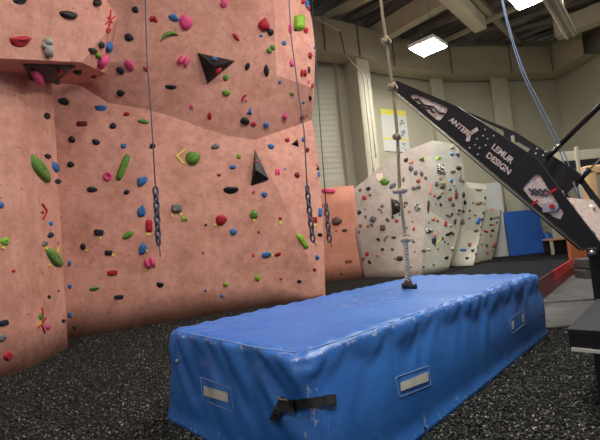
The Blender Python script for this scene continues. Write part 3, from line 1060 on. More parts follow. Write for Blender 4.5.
    (469.7, 210.7, 2.5, 2, 0, 'navy', 'oval'), (475.2, 215.3, 3.5, 2.5, 5, 'orange', 'jug'), (469.3, 218.2, 3, 2.5, 0, 'grey', 'facet'),
    (478.5, 220.8, 7.5, 3.5, -60, 'blue', 'block'), (463.5, 211.5, 3, 3, 0, 'navy', 'facet'), (465, 202.5, 3.5, 5, 0, 'black', 'facet'),
    (463.5, 195, 2.6, 6, 0, 'black', 'oval'), (476, 231, 5.5, 3, -15, 'olive', 'oval'), (469.7, 244.8, 3.5, 4, 0, 'rust', 'block'),
    (463.3, 250.2, 8, 3, 0, 'blue', 'jug'), (472.7, 250.8, 4, 3, 0, 'navy', 'jug'), (467, 258.3, 4, 3, -15, 'black', 'jug'),
    (462.5, 222, 4, 7, 15, 'grey', 'drop'), (485.2, 198, 1.5, 3, 0, 'black', 'block'), (484.3, 204, 1.5, 2.5, 0, 'slate', 'round'),
    (483.3, 213, 1.5, 3, 0, 'black', 'round'), (482.3, 219.5, 1.6, 3.2, 0, 'black', 'drop'), (481.2, 227, 1.5, 3, 0, 'slate', 'oval'), (480.2, 234.5, 1.5, 3.2, 0, 'black', 'tri'),
    (477.8, 247, 1.5, 3, 0, 'slate', 'block'), (475.8, 254, 1.5, 3, 0, 'black', 'pair'),
    (485.6, 231.5, 4.5, 2.6, 15, 'red', 'pair'), (490.6, 225, 2, 2, 0, 'black', 'round'), (493, 225, 2, 2, 0, 'rust', 'round'),
    (492.5, 230.6, 3.5, 2.5, 0, 'black', 'oval'), (491, 235.6, 2.5, 2.5, 0, 'slate', 'facet'), (486.5, 245.6, 1.5, 3, 0, 'black', 'block'),
    (494.4, 244.6, 6, 3, -50, 'rust', 'oval'), (487, 253, 2, 2.5, 0, 'red', 'round'), (492, 251, 1.5, 1.5, 0, 'tan', 'round'),
    (481.6, 243.6, 3, 3.6, 0, 'cream', 'round'), (491.2, 219, 3, 3, 0, 'navy', 'round'), (494.5, 218.5, 1.5, 3, 0, 'slate', 'block'),
    (497.8, 217.5, 3, 3, 0, 'grey', 'round'), (497, 222.5, 3, 2.5, 0, 'brown', 'jug'),
]

SHAPEW = {'round': 'rounded', 'oval': 'oval', 'jug': 'half-moon', 'drop': 'teardrop', 'tri': 'triangular', 'block': 'blocky', 'ring': 'ring-shaped',
          'crescent': 'curved', 'pair': 'double-lobed', 'facet': 'angular'}
PLACE = {'main': 'on the tall pink wall', 'pillar': 'on the pink pillar', 'block': 'on the overhanging pink block', 'short': 'on the low pink panel',
         'boulder': 'on the grey bouldering wall', 'panel2': 'on the cream flat-topped boulder', 'panel3': 'on the narrow leaning boulder'}
HOLDS = []
for i, (px, py, w, h, ang, colr, shape) in enumerate(H):
    t = tangent(px, py, w, h, ang)
    if t is None:
        continue
    c, n, a, b, reg = t
    if reg == 'pillar' and py < 80:
        reg = 'block'
    me, dep = hold_mesh(shape, a, b, n * (0.62 if reg == 'pillar' else 1.0), i)
    if reg == 'pillar':
        dep *= 0.62
    me.materials.append(HC[colr])
    o = bpy.data.objects.new('climbing_hold', me)
    COL.objects.link(o)
    o.location = c
    size = 2 * max(a.length, b.length)
    asp = max(a.length, b.length) / max(1e-6, min(a.length, b.length))
    HOLDS.append({'o': o, 'x': px, 'y': py, 'col': colr, 'shape': shape, 'reg': reg, 'size': size, 'asp': asp, 'px': max(w, h)})
    if min(w, h) >= 5 and shape not in ('crescent', 'ring', 'tri', 'pair'):
        mb = MB()
        rb_ = min(a.length, b.length) * 0.16
        nn = n.normalized()
        u = nn.orthogonal().normalized()
        v_ = nn.cross(u)
        top_ = dep * (0.93 if shape != 'jug' else 0.9)
        cc = c + nn * top_ + (b * 0.12 if shape in ('jug', 'facet') else V((0, 0, 0)))
        mb.prism([cc + (u * math.cos(q) + v_ * math.sin(q)) * rb_ - nn * 0.02 for q in [k * math.pi / 4 for k in range(8)]], nn * 0.023)
        mb.build('bolt', BOLT, o)


# ---- labels of the holds: by look, else by what they sit beside
def describe(h):
    s = h['px']
    lim = (2.6, 4.3, 6.6) if h['reg'] in ('boulder', 'panel2', 'panel3') else (3.1, 6.2, 11.5)
    sz = 'tiny' if s < lim[0] else 'small' if s < lim[1] else 'medium' if s < lim[2] else 'large'
    sh = SHAPEW[h['shape']]
    if h['shape'] in ('oval', 'block') and h['asp'] > 2.2:
        sh = 'long narrow'
    return f"{sz} {sh} {h['col']}"


def words_n(s):
    return len(s.replace('-', '').split())


for h in HOLDS:
    h['d'] = describe(h)
cnt = {}
for h in HOLDS:
    cnt[(h['d'], h['reg'])] = cnt.get((h['d'], h['reg']), 0) + 1
anch = [{'x': h['x'], 'y': h['y'], 'reg': h['reg'], 'n': h['d'] + ' hold', 'w': h['px'], 'h': h} for h in HOLDS if cnt[(h['d'], h['reg'])] == 1 and h['px'] > 3]
anch += [{'x': 215, 'y': 66, 'reg': 'main', 'n': 'upper black pyramid', 'w': 35, 'h': None}, {'x': 258, 'y': 170, 'reg': 'main', 'n': 'lower black pyramid', 'w': 30, 'h': None},
         {'x': 46, 'y': 71, 'reg': 'block', 'n': 'black wedge', 'w': 50, 'h': None}, {'x': 46, 'y': 71, 'reg': 'pillar', 'n': 'black wedge', 'w': 50, 'h': None},
         {'x': 396, 'y': 207, 'reg': 'boulder', 'n': 'black faceted volume', 'w': 16, 'h': None}, {'x': 46, 'y': 47, 'reg': 'block', 'n': 'pale grey figure', 'w': 20, 'h': None}]


def rel(dx, dy):
    """the anchor's view of the hold at (dx, dy)"""
    a = math.degrees(math.atan2(-dy, abs(dx)))
    if a > 62:
        return 'straight above'
    if a > 25:
        return 'diagonally above'
    if a > -25:
        return 'level with'
    if a > -62:
        return 'diagonally below'
    return 'straight below'


used = set()
pending = []
for h in HOLDS:
    if cnt[(h['d'], h['reg'])] == 1:
        h['l'] = f"{h['d']} climbing hold {PLACE[h['reg']]}"
        used.add(h['l'])
    else:
        pending.append(h)
for h in pending:
    same = [k for k in HOLDS if k is not h and k['d'] == h['d'] and k['reg'] == h['reg']]
    best = None
    for a in sorted((a for a in anch if a['reg'] == h['reg'] and a['h'] is not h), key=lambda a: math.hypot(a['x'] - h['x'], a['y'] - h['y'])):
        dist = math.hypot(a['x'] - h['x'], a['y'] - h['y'])
        if dist > 60:
            break
        r = rel(h['x'] - a['x'], h['y'] - a['y'])
        clash = any(rel(k['x'] - a['x'], k['y'] - a['y']) == r and math.hypot(k['x'] - a['x'], k['y'] - a['y']) < dist * 2.2 for k in same)
        lab = f"{h['d']} climbing hold {r} the {a['n']}"
        if clash or lab in used or words_n(lab) > 13:
            continue
        best = lab
        break
    if best is None:
        order = sorted(same + [h], key=lambda k: k['y'])
        nth = ['topmost', 'second', 'third', 'fourth', 'fifth', 'sixth', 'seventh', 'eighth', 'ninth', 'tenth', 'eleventh', 'twelfth'][order.index(h)]
        if nth == 'topmost':
            best = f"topmost {h['d']} climbing hold {PLACE[h['reg']]}"
        elif order.index(h) == len(order) - 1:
            best = f"lowest {h['d']} climbing hold {PLACE[h['reg']]}"
        else:
            best = f"{nth} {h['d']} climbing hold from the top {PLACE[h['reg']]}"
    h['l'] = best
    used.add(best)
GROUPS = {'main': 'holds bolted to the tall pink wall', 'pillar': 'holds bolted to the pink pillar', 'block': 'holds bolted to the pink overhanging block', 'short': 'holds on the low pink panel',
          'boulder': 'holds on the grey bouldering wall', 'panel2': 'holds on the cream boulder', 'panel3': 'holds on the narrow boulder'}
for h in HOLDS:
    h['l'] = h['l'].replace('medium', 'mid-sized')
    tag(h['o'], h['l'], 'climbing hold', GROUPS[h['reg']])


# ---- volumes
def volume(pts, apex, height, label, group=None, m=None, ridge=None):
    cx = sum(p[0] for p in pts) / len(pts)
    cy = sum(p[1] for p in pts) / len(pts)
    c, n, reg = hit(cx, cy)
    base = [atP(x, y, c, n) for x, y in pts]
    ap = atP(apex[0], apex[1], c + n * height, n)
    mb = MB()
    k = len(base)
    low = [p - n * 0.12 for p in base]
    base = [p + n * 0.03 for p in base]
    mb.add(base + [ap], [[i, (i + 1) % k, k] for i in range(k)])
    mb.add(low + base, [[i, (i + 1) % k, k + (i + 1) % k, k + i] for i in range(k)])
    o = mb.build('climbing_volume', m or HC['black'], origin=c)
    tag(o, label, 'climbing volume', group)
    return o, c, n


def on_volume(px, py, w, h, ang, colr, shape, label, c, n, height, parts=False):
    cc = c + n * height
    th = math.radians(ang)
    ca, sa = math.cos(th), math.sin(th)
    p = atP(px, py, cc, n)
    a = atP(px + ca * w / 2, py + sa * w / 2, cc, n) - p
    b = atP(px + sa * h / 2, py - ca * h / 2, cc, n) - p
    me, dep = hold_mesh(shape, a, b, n, int(px * 7))
    me.materials.append(HC[colr])
    o = bpy.data.objects.new('climbing_hold', me)
    COL.objects.link(o)
    o.location = p
    tag(o, label, 'climbing hold', 'holds screwed onto the black volumes')


VG = 'black volumes on the pink climbing walls'
o, c, n = volume([(197.5, 53), (234.5, 61), (207.5, 83.5)], (213.5, 65.5), 0.32, 'black three-sided pyramid volume high on the tall pink wall', VG)
on_volume(214.5, 58.8, 6, 4, 10, 'blue', 'oval', 'small blue hold on the upper black pyramid volume', c, n, .20)
on_volume(218.5, 71, 7, 5, -50, 'red', 'oval', 'small red hold on the upper black pyramid volume', c, n, .20)
o, c, n = volume([(255, 150.5), (268.5, 179), (250.5, 186)], (255.5, 169.5), 0.26, 'tall narrow black pyramid volume at the wall crease, lower of two pyramids', VG)
on_volume(256.4, 161, 3, 3, 0, 'pink', 'round', 'tiny pink hold on the tall narrow black pyramid volume', c, n, .14)
ce = atY(50, 67, 6.55)
o, c, n = volume([(22.5, 63.5), (75, 65), (54, 82), (30, 78.5)], (49, 77), 0.10, 'flat black wedge volume tucked under the square pink overhang', VG)
on_volume(38, 77, 13, 6.5, 30, 'pink', 'oval', 'pinkish red oval hold on the flat black wedge volume', c, n, .10)
on_volume(60, 72, 4.5, 4, 0, 'red', 'round', 'small red knob on the flat black wedge volume', c, n, .10)
on_volume(57, 81.5, 6, 4, 0, 'grey', 'oval', 'small grey hold at the bottom tip of the black wedge', c, n, .04)
o, c, n = volume([(391, 199), (397, 200.5), (400.5, 204.5), (399.8, 212), (392, 215.5)], (395.5, 207), 0.3, 'black faceted volume on the grey bouldering wall beside the rope')
on_volume(396.7, 205, 2.8, 1.8, -20, 'cream', 'oval', 'tiny cream hold on the black faceted volume', c, n, .25)

# pale grey figure-shaped hold
c, n, reg = hit(46.5, 48)
mb = MB()
s = (c - EYE).length / FPX


def lob(px, py, r, sx=1, sz=1):
    p = atP(px, py, c, n) + n * r * s * 0.5
    mb.ball(p, r * s, sx, 0.8, sz)


lob(46.8, 41.8, 3.6)
lob(46.8, 50, 3.9, 0.9, 1.3)
lob(43.3, 46, 2.0)
lob(43, 43.5, 1.3)
lob(49.5, 53, 2.8, 1, 1.4)
lob(48, 56.5, 1.6, 0.8, 1.3)
tag(mb.build('climbing_hold', HC['white'], origin=c), 'pale grey knobbly figure-shaped hold on the overhanging pink block', 'climbing hold', GROUPS['block'])


# ---- tape
def stroke(mb, p, q, w):
    (x0, y0), (x1, y1) = p, q
    dx, dy = x1 - x0, y1 - y0
    l = math.hypot(dx, dy)
    nx, ny = -dy / l * w / 2, dx / l * w / 2
    c, n, reg = hit((x0 + x1) / 2, (y0 + y1) / 2)
    pts = [atP(x, y, c + n * 0.02, n) for x, y in ((x0 + nx, y0 + ny), (x1 + nx, y1 + ny), (x1 - nx, y1 - ny), (x0 - nx, y0 - ny))]
    mb.prism(pts, -n * 0.035)


def tape(strokes, m, label, w=1.2, group=None):
    mb = MB()
    for p, q in strokes:
        stroke(mb, p, q, w)
    tag(mb.build('tape_marker', m), label, 'tape marker', group)


tape([((185.5, 149), (176.5, 156.3)), ((176.5, 155.9), (184.5, 164))], YTAPE, 'yellow tape chevron pointing at the large round green hold', 1.3)
tape([((43, 203.5), (48, 211.2)), ((48, 210.8), (44, 219))], RTAPE, 'red tape chevron on the pink pillar beside a tiny dark hold', 1.0)
tape([((111.5, 10), (109.5, 27)), ((106, 24), (116, 16)), ((108, 17), (113, 23))], RTAPE, 'crossed red tape strokes on the side of the overhang block', 1.0)
tape([((43, 307.5), (43.8, 317)), ((47, 317.5), (38.5, 328)), ((41.5, 321.5), (46, 333))], RTAPE, 'scribbled red tape strokes low on the pink pillar', 0.9)
TT = [(100.4, 238, 2, 3, 'yellow tape tag under a blocky navy hold beside the pillar'), (86.8, 250.3, 3, 2, 'yellow tape tag by the round black hold near the pillar'),
      (113.2, 254.7, 3, 2, 'yellow tape tag by a black blocky hold over the red bar'), (215.3, 224.5, 2.4, 2.4, 'yellow tape tag beneath the large rounded red hold'),
      (254.3, 220, 2, 2.4, 'yellow tape tag beneath the rounded green hold under the lower pyramid'), (280.3, 222.4, 2, 3, 'yellow tape tag under a tiny red hold by the crease'),
      (172.2, 215, 2, 3.4, 'yellow tape tag below the grey block, the one beside the hanging chain'), (181, 214, 2, 3, 'yellow tape tag below the grey block, touching the lime hold'),
      (148.3, 234, 4, 2.4, 'yellow tape tag beneath the red box-shaped hold'), (146, 269.6, 2, 2, 'yellow tape tag beneath the double pink hold'),
      (147, 250.6, 2, 2.6, 'yellow tape tag beside a blue oval hold below the chain'), (47.3, 248, 3.4, 2.6, 'yellow tape tag at the upper end of the lower chalky green hold'),
      (50, 265, 2, 2.4, 'yellow tape tag beside the middle of the lower chalky green hold'), (41.2, 323, 2, 4, 'yellow tape tag beneath the small green hold on the pillar'),
      (4, 247.6, 3, 2, 'yellow tape tag beneath the angular lime hold on the pillar'), (58.4, 249.6, 1.5, 4, 'yellow tape tag beneath a tiny pink hold on the pillar'),
      (272.2, 254.6, 1.6, 3, 'yellow tape tag between the blue oval and red half-moon holds'), (315, 224.8, 2.4, 2, 'yellow tape tag beneath the double red hold on the arete')]
for x, y, w, h, lab in TT:
    tape([((x, y - h / 2), (x, y + h / 2))], YTAPE, lab, w, 'yellow tape tags on the pink walls')
tape([((434.5, 245.5), (441.5, 238.5))], YTAPE, 'thin yellow tape strip slanting across the grey bouldering wall', 0.8)
mb = MB()
c, n, reg = hit(379.5, 177)
mb.prism([atP(x, y, c + n * .02, n) for x, y in ((376, 174), (382.5, 173), (383.2, 179.8), (376.8, 181))], -n * 0.04)
tag(mb.build('paper_notice', PINKPAPER), 'small pale pink paper notice near the top of the bouldering wall', 'notice')

# ------------------------------------------------------------------ belay ropes with daisy-chained tails
def chain(mb, pts, link, r):
    total = sum((pts[i + 1] - pts[i]).length for i in range(len(pts) - 1))
    nlink = max(3, int(total / (link * 0.72)))

    def along(s):
        for i in range(len(pts) - 1):
            l = (pts[i + 1] - pts[i]).length
            if s <= l:
                return pts[i].lerp(pts[i + 1], s / l)
            s -= l
        return pts[-1]
    for k in range(nlink):
        p = along(total * k / nlink)
        q = along(total * (k + 1) / nlink)
        d = (q - p).normalized()
        u = d.cross(V((0, 1, 0))).normalized()
        u = (Matrix.Rotation(math.radians(35 if k % 2 else -55), 3, d) @ u)
        c = (p + q) / 2
        h = link / 2
        wd = link * 0.27
        ring = [c + d * h * math.cos(t) + u * wd * math.sin(t) for t in [2 * math.pi * j / 14 for j in range(14)]]
        mb.tube(ring, r, 6, closed=True)


def belay(px, y, i0, label, r=0.013, link=0.19):
    pts = [atY(a, b, y) for a, b in px]
    root = empty('belay_rope', pts[-1], label, 'climbing rope', 'belay ropes hanging at the pink wall')
    mb = MB()
    mb.tube(pts[:i0 + 1], r, 6)
    mb.build('rope_strand', BELAYM, root)
    mb = MB()
    chain(mb, pts[i0:-1], link, r * 1.85)
    mb.build('chain_sinnet', BELAYM, root)
    mb = MB()
    mb.tube([pts[-2], pts[-2].lerp(pts[-1], .5) + V((.01, 0, 0)), pts[-1]], [r, r, r * .7], 6)
    mb.build('rope_tail', BELAYM, root)


belay([(143.5, -60), (147, 60), (151.5, 120), (155.5, 188), (157, 215), (158.5, 244), (160.3, 257)], 8.6, 3, 'grey belay rope hanging beside the red box hold, its tail chained', 0.014, 0.20)
belay([(285, -60), (291.5, 40), (299.5, 100), (304, 130), (307, 186), (310, 215), (313, 241), (316.5, 246.5)], 9.5, 4, 'grey belay rope hanging down the pale arete of the pink wall', 0.014, 0.20)
belay([(311, -10), (316.5, 70), (320.5, 130), (326, 204), (328, 225), (329.6, 241), (332, 247.5)], 12.6, 3, 'grey belay rope hanging before the cream siding and low panel', 0.016, 0.25)

# ------------------------------------------------------------------ room walls
DD = [((250, 60), 16.6), ((315, 55), 17.4), ((345, 60), 18.2), ((380, 71.5), 19.6), ((440, 81.5), 21.3), ((500, 82.5), 22.0), ((556, 80), 22.6), ((602, 54), 19.6)]
dpts = []
for (x, y), Y in DD:
    p = atY(x, y, Y)
    dpts.append(V((p.x, p.y, 0)))
ZB = 1.5 + (atY(440, 81.5, 21.3).z - 1.5)
WT = 11.6


def wall_seg(name, pts, m, push=0.15, thick=0.3, top=WT):
    mb = MB()
    for i in range(len(pts) - 1):
        p, q = V(pts[i]), V(pts[i + 1])
        d = (q - p).normalized()
        p, q = p - d * 0.4, q + d * 0.4
        nrm = V((-d.y, d.x, 0))
        if nrm.dot(p) < 0:
            nrm = -nrm
        mb.prism([p + nrm * push, q + nrm * push, q + nrm * (push + thick), p + nrm * (push + thick)], V((0, 0, top)))
    o = mb.build(name, m, origin=(0, 0, 0))
    tag(o, kind='structure')
    return o


# siding wall: ribbed boards with a smooth skirt band
p, q = V((dpts[0].x - 8, dpts[0].y - 0.3, 0)), dpts[2]
mb = MB()
d = (q - p).normalized()
nrm = V((-d.y, d.x, 0))
zs = [0, 4.15]
prof = [(0.12, 0.0), (0.12, 4.25)]
z = 4.25
while z < WT:
    prof += [(0.135, z + 0.02), (0.15, z + 0.20), (0.15, z + 0.22)]
    z += 0.24
vs = []
for off_, zz in prof:
    vs += [p + nrm * off_ + V((0, 0, zz)), q + nrm * off_ + V((0, 0, zz))]
mb.add(vs, [[2 * i, 2 * i + 1, 2 * i + 3, 2 * i + 2] for i in range(len(prof) - 1)])
tag(mb.build('wall_left', SIDING, origin=(0, 0, 0)), kind='structure')
wall_seg('wall_back', dpts[2:7], CREAM)
far = dpts[6]
wall_seg('wall_right', [far, dpts[7], dpts[7] + (dpts[7] - far).normalized() * 3 + V((1.5, -9, 0))], CREAM)

# pilasters
def pilaster(name, A, Bp, Cp, ht):
    """three plan corners, the fourth completes the parallelogram"""
    mb = MB()
    D = A + Cp - Bp
    mb.prism([V((k.x, k.y, 0)) for k in (A, Bp, Cp, D)], V((0, 0, ht)))
    o = mb.build(name, COLUMN, bevel=0.02)
    tag(o, kind='structure')
    return o


pilaster('trim_1', atY(345.5, 82, 18.3), atY(358.5, 82, 17.5), atY(371, 82, 17.9), ZB)
pilaster('trim_2', atY(428, 100, 21.3), atY(433, 100, 20.7), atY(445, 100, 20.9), ZB)
pilaster('trim_3', atY(491, 100, 22.1), atY(493, 100, 21.5), atY(510, 100, 21.7), ZB)

# ceiling -----------------------------------------------------------------
mb = MB()
ZC = 11.9
# corrugated deck, ribs along BX
for k in range(-40, 50):
    o_ = AX * (k * 0.6)
    c0 = V((4, 10, ZC)) + o_
    mb.box(c0, BX * 24, AX * 0.16, V((0, 0, 0.05)))
mb.prism([V((4, 10, ZC + .04)) + AX * s1 * 26 + BX * s2 * 26 for s1, s2 in ((-1, -1), (1, -1), (1, 1), (-1, 1))], V((0, 0, 0.1)))
tag(mb.build('ceiling', CEILM, origin=(0, 0, 0)), kind='structure')


def beam(name, pa, pb, hw, hh, m, label, cat, group=None):
    pa, pb = V(pa), V(pb)
    d = (pb - pa).normalized()
    s = d.cross(V((0, 0, 1))).normalized()
    u = s.cross(d)
    mb = MB()
    mb.box((pa + pb) / 2, d * (pb - pa).length / 2, s * hw, u * hh)
    o = mb.build(name, m, bevel=0.015)
    return tag(o, label, cat, group)


def zline(x0, y0, x1, y1, z, ext0=0.0, ext1=0.0):
    a, b = atZ(x0, y0, z), atZ(x1, y1, z)
    d = (b - a).normalized()
    return a - d * ext0, b + d * ext1


a, b = zline(374, 37, 432, 3, 10.75, 1.5, 9)
beam('ceiling_girder', a, b, 0.22, 0.42, BEAMM, 'broad cream ceiling girder above the knotted climbing rope', 'ceiling beam')
a, b = zline(392, 33.5, 447, 4, 11.0, 1.0, 9)
beam('ceiling_rail', a, b, 0.12, 0.14, BEAMM, 'narrow cream rail running alongside the broad ceiling girder', 'ceiling beam')
a, b = zline(325.5, 18, 358, 1.5, 11.2, 0.0, 9)
beam('ceiling_joist', a, b, 0.11, 0.16, BEAMM, 'narrow cream joist above the vent duct beside the pink wall', 'ceiling beam')
a, b = zline(442, 42.5, 520, 6, 11.0, 0.5, 8)
beam('ceiling_pipe', a, b, 0.09, 0.09, BEAMM, 'long thin cream pipe crossing beneath the ceiling between the lamps', 'pipe')
a, b = zline(446, -8, 480, 25, 9.6, 4, 0.0)
beam('ceiling_channel', a, b, 0.24, 0.25, BEAMM, 'thick cream box channel ending over the vent duct', 'ceiling beam')
a, b = zline(478, 0, 521, 46, 11.3, 4, 1.0)
beam('ceiling_joist', a, b, 0.12, 0.14, BEAMM, 'slim cream joist slanting down to the duct behind the pale blue rope', 'ceiling beam')
a, b = zline(556, 31, 602, 13, 10.3, 0.0, 5)
beam('ceiling_girder', a, b, 0.35, 0.38, BEAMM, 'cream girder end behind the hanging strip lamp', 'ceiling beam')
for k, (x0, y0, x1, y1) in enumerate([(398, 38, 470, 12), (455, 40, 545, 12), (470, 44, 560, 18), (330, 30, 372, 8), (500, 45, 552, 24), (500, 30, 560, 5), (383, 15, 400, 5)]):
    a, b = zline(x0, y0, x1, y1, 11.5, 1.0, 4)
    lab = ['grey ceiling joist right behind the square ceiling lamp', 'long grey ceiling joist below the cream pipe', 'grey ceiling joist just above the duct seam', 'grey ceiling joist between the pink wall and broad girder',
           'short grey ceiling joist behind the pale blue rope', 'grey ceiling joist under the bright lamp at the top', 'grey ceiling joist next to the knotted rope top'][k]
    beam('ceiling_joist', a, b, 0.09, 0.10, JOISTM, lab, 'ceiling joist', 'grey ceiling joists')

# unlit strip lamp on a rod
root = empty('strip_lamp', atY(560, 18, 12.6), 'long cream strip lamp hanging from a thin rod, unlit', 'lamp')
zl = atY(570, 34, 12.6).z
a, b = zline(541, -20, 570.5, 34, zl, 1.0, 0)
d = (b - a).normalized()
s_ = d.cross(V((0, 0, 1))).normalized()
mb = MB()
mb.box((a + b) / 2, d * (b - a).length / 2, s_ * 0.16, V((0, 0, 0.09)))
mb.build('lamp_housing', BEAMM, root, bevel=0.02)
mb = MB()
for k in (-0.09, 0.09):
    mb.tube([a + s_ * k + V((0, 0, -.11)), b + s_ * k + V((0, 0, -.11))], 0.03, 8)
mb.build('lamp_tube', WHITEP, root)
mb = MB()
e = atY(566, 22, 12.6)
e.z = zl + 0.08
mb.tube([e, V((e.x, e.y, ZC))], 0.018, 6)
mb.build('hanging_rod', PIPEM, root)

# vent duct --------------------------------------------------------------
root = empty('vent_duct', V((dpts[4].x, dpts[4].y, ZB)), 'cream square ventilation duct running round the room under the ceiling', 'duct')
HD, DW = 1.4, 0.95
inn = []
for i, p in enumerate(dpts):
    ns = []
    for j in (i - 1, i):
        if 0 <= j < len(dpts) - 1:
            d = (dpts[j + 1] - dpts[j]).normalized()
            nr = V((d.y, -d.x, 0))
            if nr.dot(p - V((4, 10, 0))) > 0:
                nr = -nr
            ns.append(nr)
    nr = sum(ns, V((0, 0, 0))).normalized()
    k = 1.0 / max(0.5, nr.dot(ns[0]))
    inn.append(p + nr * DW * k)
mb = MB()
for i in range(len(dpts) - 1):
    A0, A1, I0, I1 = dpts[i], dpts[i + 1], inn[i], inn[i + 1]
    L_ = (I1 - I0).length
    k = max(1, round(L_ / 2.6))
    for s1 in range(k):
        a0, a1 = A0.lerp(A1, s1 / k), A0.lerp(A1, (s1 + 1) / k)
        i0, i1 = I0.lerp(I1, s1 / k), I0.lerp(I1, (s1 + 1) / k)
        zb, ztp = V((0, 0, ZB)), V((0, 0, ZB + HD))
        out = ((i0 + i1) / 2 - (a0 + a1) / 2).normalized() * 0.05
        cfr = (i0 + i1) / 2 + V((0, 0, ZB + HD / 2)) + out
        mb.add([i0 + zb, i1 + zb, i1 + ztp, i0 + ztp, cfr], [[0, 1, 4], [1, 2, 4], [2, 3, 4], [3, 0, 4]])
        mb.add([a0 + zb, a1 + zb, i1 + zb, i0 + zb], [[0, 1, 2, 3]])
        mb.add([a0 + ztp, a1 + ztp, i1 + ztp, i0 + ztp], [[0, 1, 2, 3]])
mb.build('duct_sheet', DUCTM, root)
for i in range(len(dpts) - 1):
    A0, A1, I0, I1 = dpts[i], dpts[i + 1], inn[i], inn[i + 1]
    L_ = (I1 - I0).length
    k = max(1, round(L_ / 2.6))
    for s1 in range(k):
        if i == 0 and s1 == 0:
            continue
        t = s1 / k
        p, q = A0.lerp(A1, t), I0.lerp(I1, t)
        d = (I1 - I0).normalized()
        nr = (q - p).normalized()
        mb = MB()
        mb.box(q + V((0, 0, ZB + HD / 2)) + nr * 0.02, d * 0.025, nr * 0.03, V((0, 0, HD / 2 + 0.01)))
        mb.build('duct_flange', SEAM, root)

# conduits
root = empty('conduit', atY(378, 170, 17.7), 'pale thin conduit running over the duct and down the column', 'conduit')
mb = MB()
mb.tube([atY(311, 16, 15.9), atY(340, 31.5, 16.3)], 0.035, 6)
mb.build('conduit_run', PIPEM, root)
mb = MB()
mb.tube([atY(340, 31.5, 16.3), atY(345, 54, 16.9)], 0.035, 6)
mb.build('hanger_rod', SEAM, root)
mb = MB()
mb.tube([atY(345, 54, 16.9), atY(363.5, 75.5, 17.3), atY(372.5, 160, 17.3), atY(374, 175, 17.3)], 0.035, 6)
mb.tube([atY(367.5, 78, 17.3), atY(376, 158, 17.3)], 0.025, 6)
mb.build('conduit_drop', PIPEM, root)

# ceiling lamps ------------------------------------------------------------
ZL = 9.5
ZV = 8.7
c1 = atZ(428, 48, ZV)


def lamp(pos, label):
    root = empty('ceiling_lamp', pos, label, 'ceiling lamp', 'square ceiling lamps')
    mb = MB()
    hx, hy = 0.55, 0.48
    mb.box(pos + V((0, 0, 0.09)), AX * (hx + .05), BX * (hy + .05), V((0, 0, 0.07)))
    mb.build('lamp_frame', WHITEP, root)
    mb = MB()
    mb.box(pos, AX * hx, BX * hy, V((0, 0, 0.02)))
    mb.build('diffuser', LAMPM, root)
    mb = MB()
    for sx in (-1, 1):
        e = pos + AX * hx * 0.8 * sx
        mb.tube([e + V((0, 0, .15)), V((e.x, e.y, ZC))], 0.01, 5)
    mb.build('hanger_wire', JOISTM, root)


lamp(c1, 'square lit ceiling lamp hanging before the vent duct')
c2 = atZ(530, -3, ZV)
lamp(c2, 'square lit ceiling lamp at the top beside the strip lamp')
for (lx, ly), lab in (((-3.2, -0.4), 'square lit ceiling lamp high before the pink pillar'), ((1.0, 2.8), 'square lit ceiling lamp high above the blue mat'),
                      ((2.5, 6.2), 'square lit ceiling lamp high over the knotted rope'), ((4.3, 9.2), 'square lit ceiling lamp high over the far end of the blue mat'), ((6.9, 6.3), 'square lit ceiling lamp high above the climbing machine')):
    lamp(V((lx, ly, ZL)), lab)

# poster -------------------------------------------------------------------
wd = (dpts[4] - dpts[3]).normalized()
wn = V((-wd.y, wd.x, 0))
P0 = dpts[3] + wn * 0.10


def onw(px, py, o_=0.0):
    return atP(px, py, P0 - wn * o_, wn)


root = empty('wall_poster', onw(395, 152), 'white poster with yellow bands on the cream wall behind the rope', 'poster')
mb = MB()
mb.prism([onw(*k) for k in ((380.2, 108.5), (405.7, 111), (410.2, 152.5), (384.3, 151))], wn * 0.03)
mb.build('paper_sheet', PAPER, root)


def pq(u, v):
    tl, tr, br, bl = V((380.2, 108.5, 0)), V((405.7, 111, 0)), V((410.2, 152.5, 0)), V((384.3, 151, 0))
    p = tl.lerp(tr, u).lerp(bl.lerp(br, u), v)
    return p.x, p.y


def prt(name, rects, m):
    mb = MB()
    for u0, v0, u1_, v1 in rects:
        mb.prism([onw(*pq(*k), 0.004) for k in ((u0, v0), (u1_, v0), (u1_, v1), (u0, v1))], wn * 0.006)
    mb.build(name, m, root)


prt('yellow_band', [(0, 0, 1, 0.125)], YELLOWP)
prt('yellow_band', [(0, 0.675, 1, 0.715)], YELLOWP)
rr = random.Random(3)
prt('drawing', [(x, y, x + rr.uniform(.03, .10), y + rr.uniform(.01, .03)) for v0 in (.22, .46, .78) for x, y in [(rr.uniform(.68, .82), v0 + rr.uniform(0, .14)) for _ in range(8)]], GREYPRINT)
prt('yellow_symbol', [(x, y, x + rr.uniform(.03, .08), y + rr.uniform(.01, .03)) for v0 in (.2, .44, .76) for x, y in [(rr.uniform(.12, .24), v0 + rr.uniform(0, .13)) for _ in range(8)]], PALEYELLOW)

# ------------------------------------------------------------------ blue crash mat
YAW = 0.8218
DL = V((math.sin(YAW), math.cos(YAW), 0))
DWV = V((-math.cos(YAW), math.sin(YAW), 0))
MN = V((-0.045, 2.690, 0))
root = empty('crash_mat', MN + DL * ML / 2 + DWV * MW / 2, 'thick scuffed bright blue vinyl crash mat on the black rubber floor', 'crash mat')
RY = Matrix((( -DWV.x, DL.x, 0), (-DWV.y, DL.y, 0), (0, 0, 1)))   # local x = -DWV, local y = DL


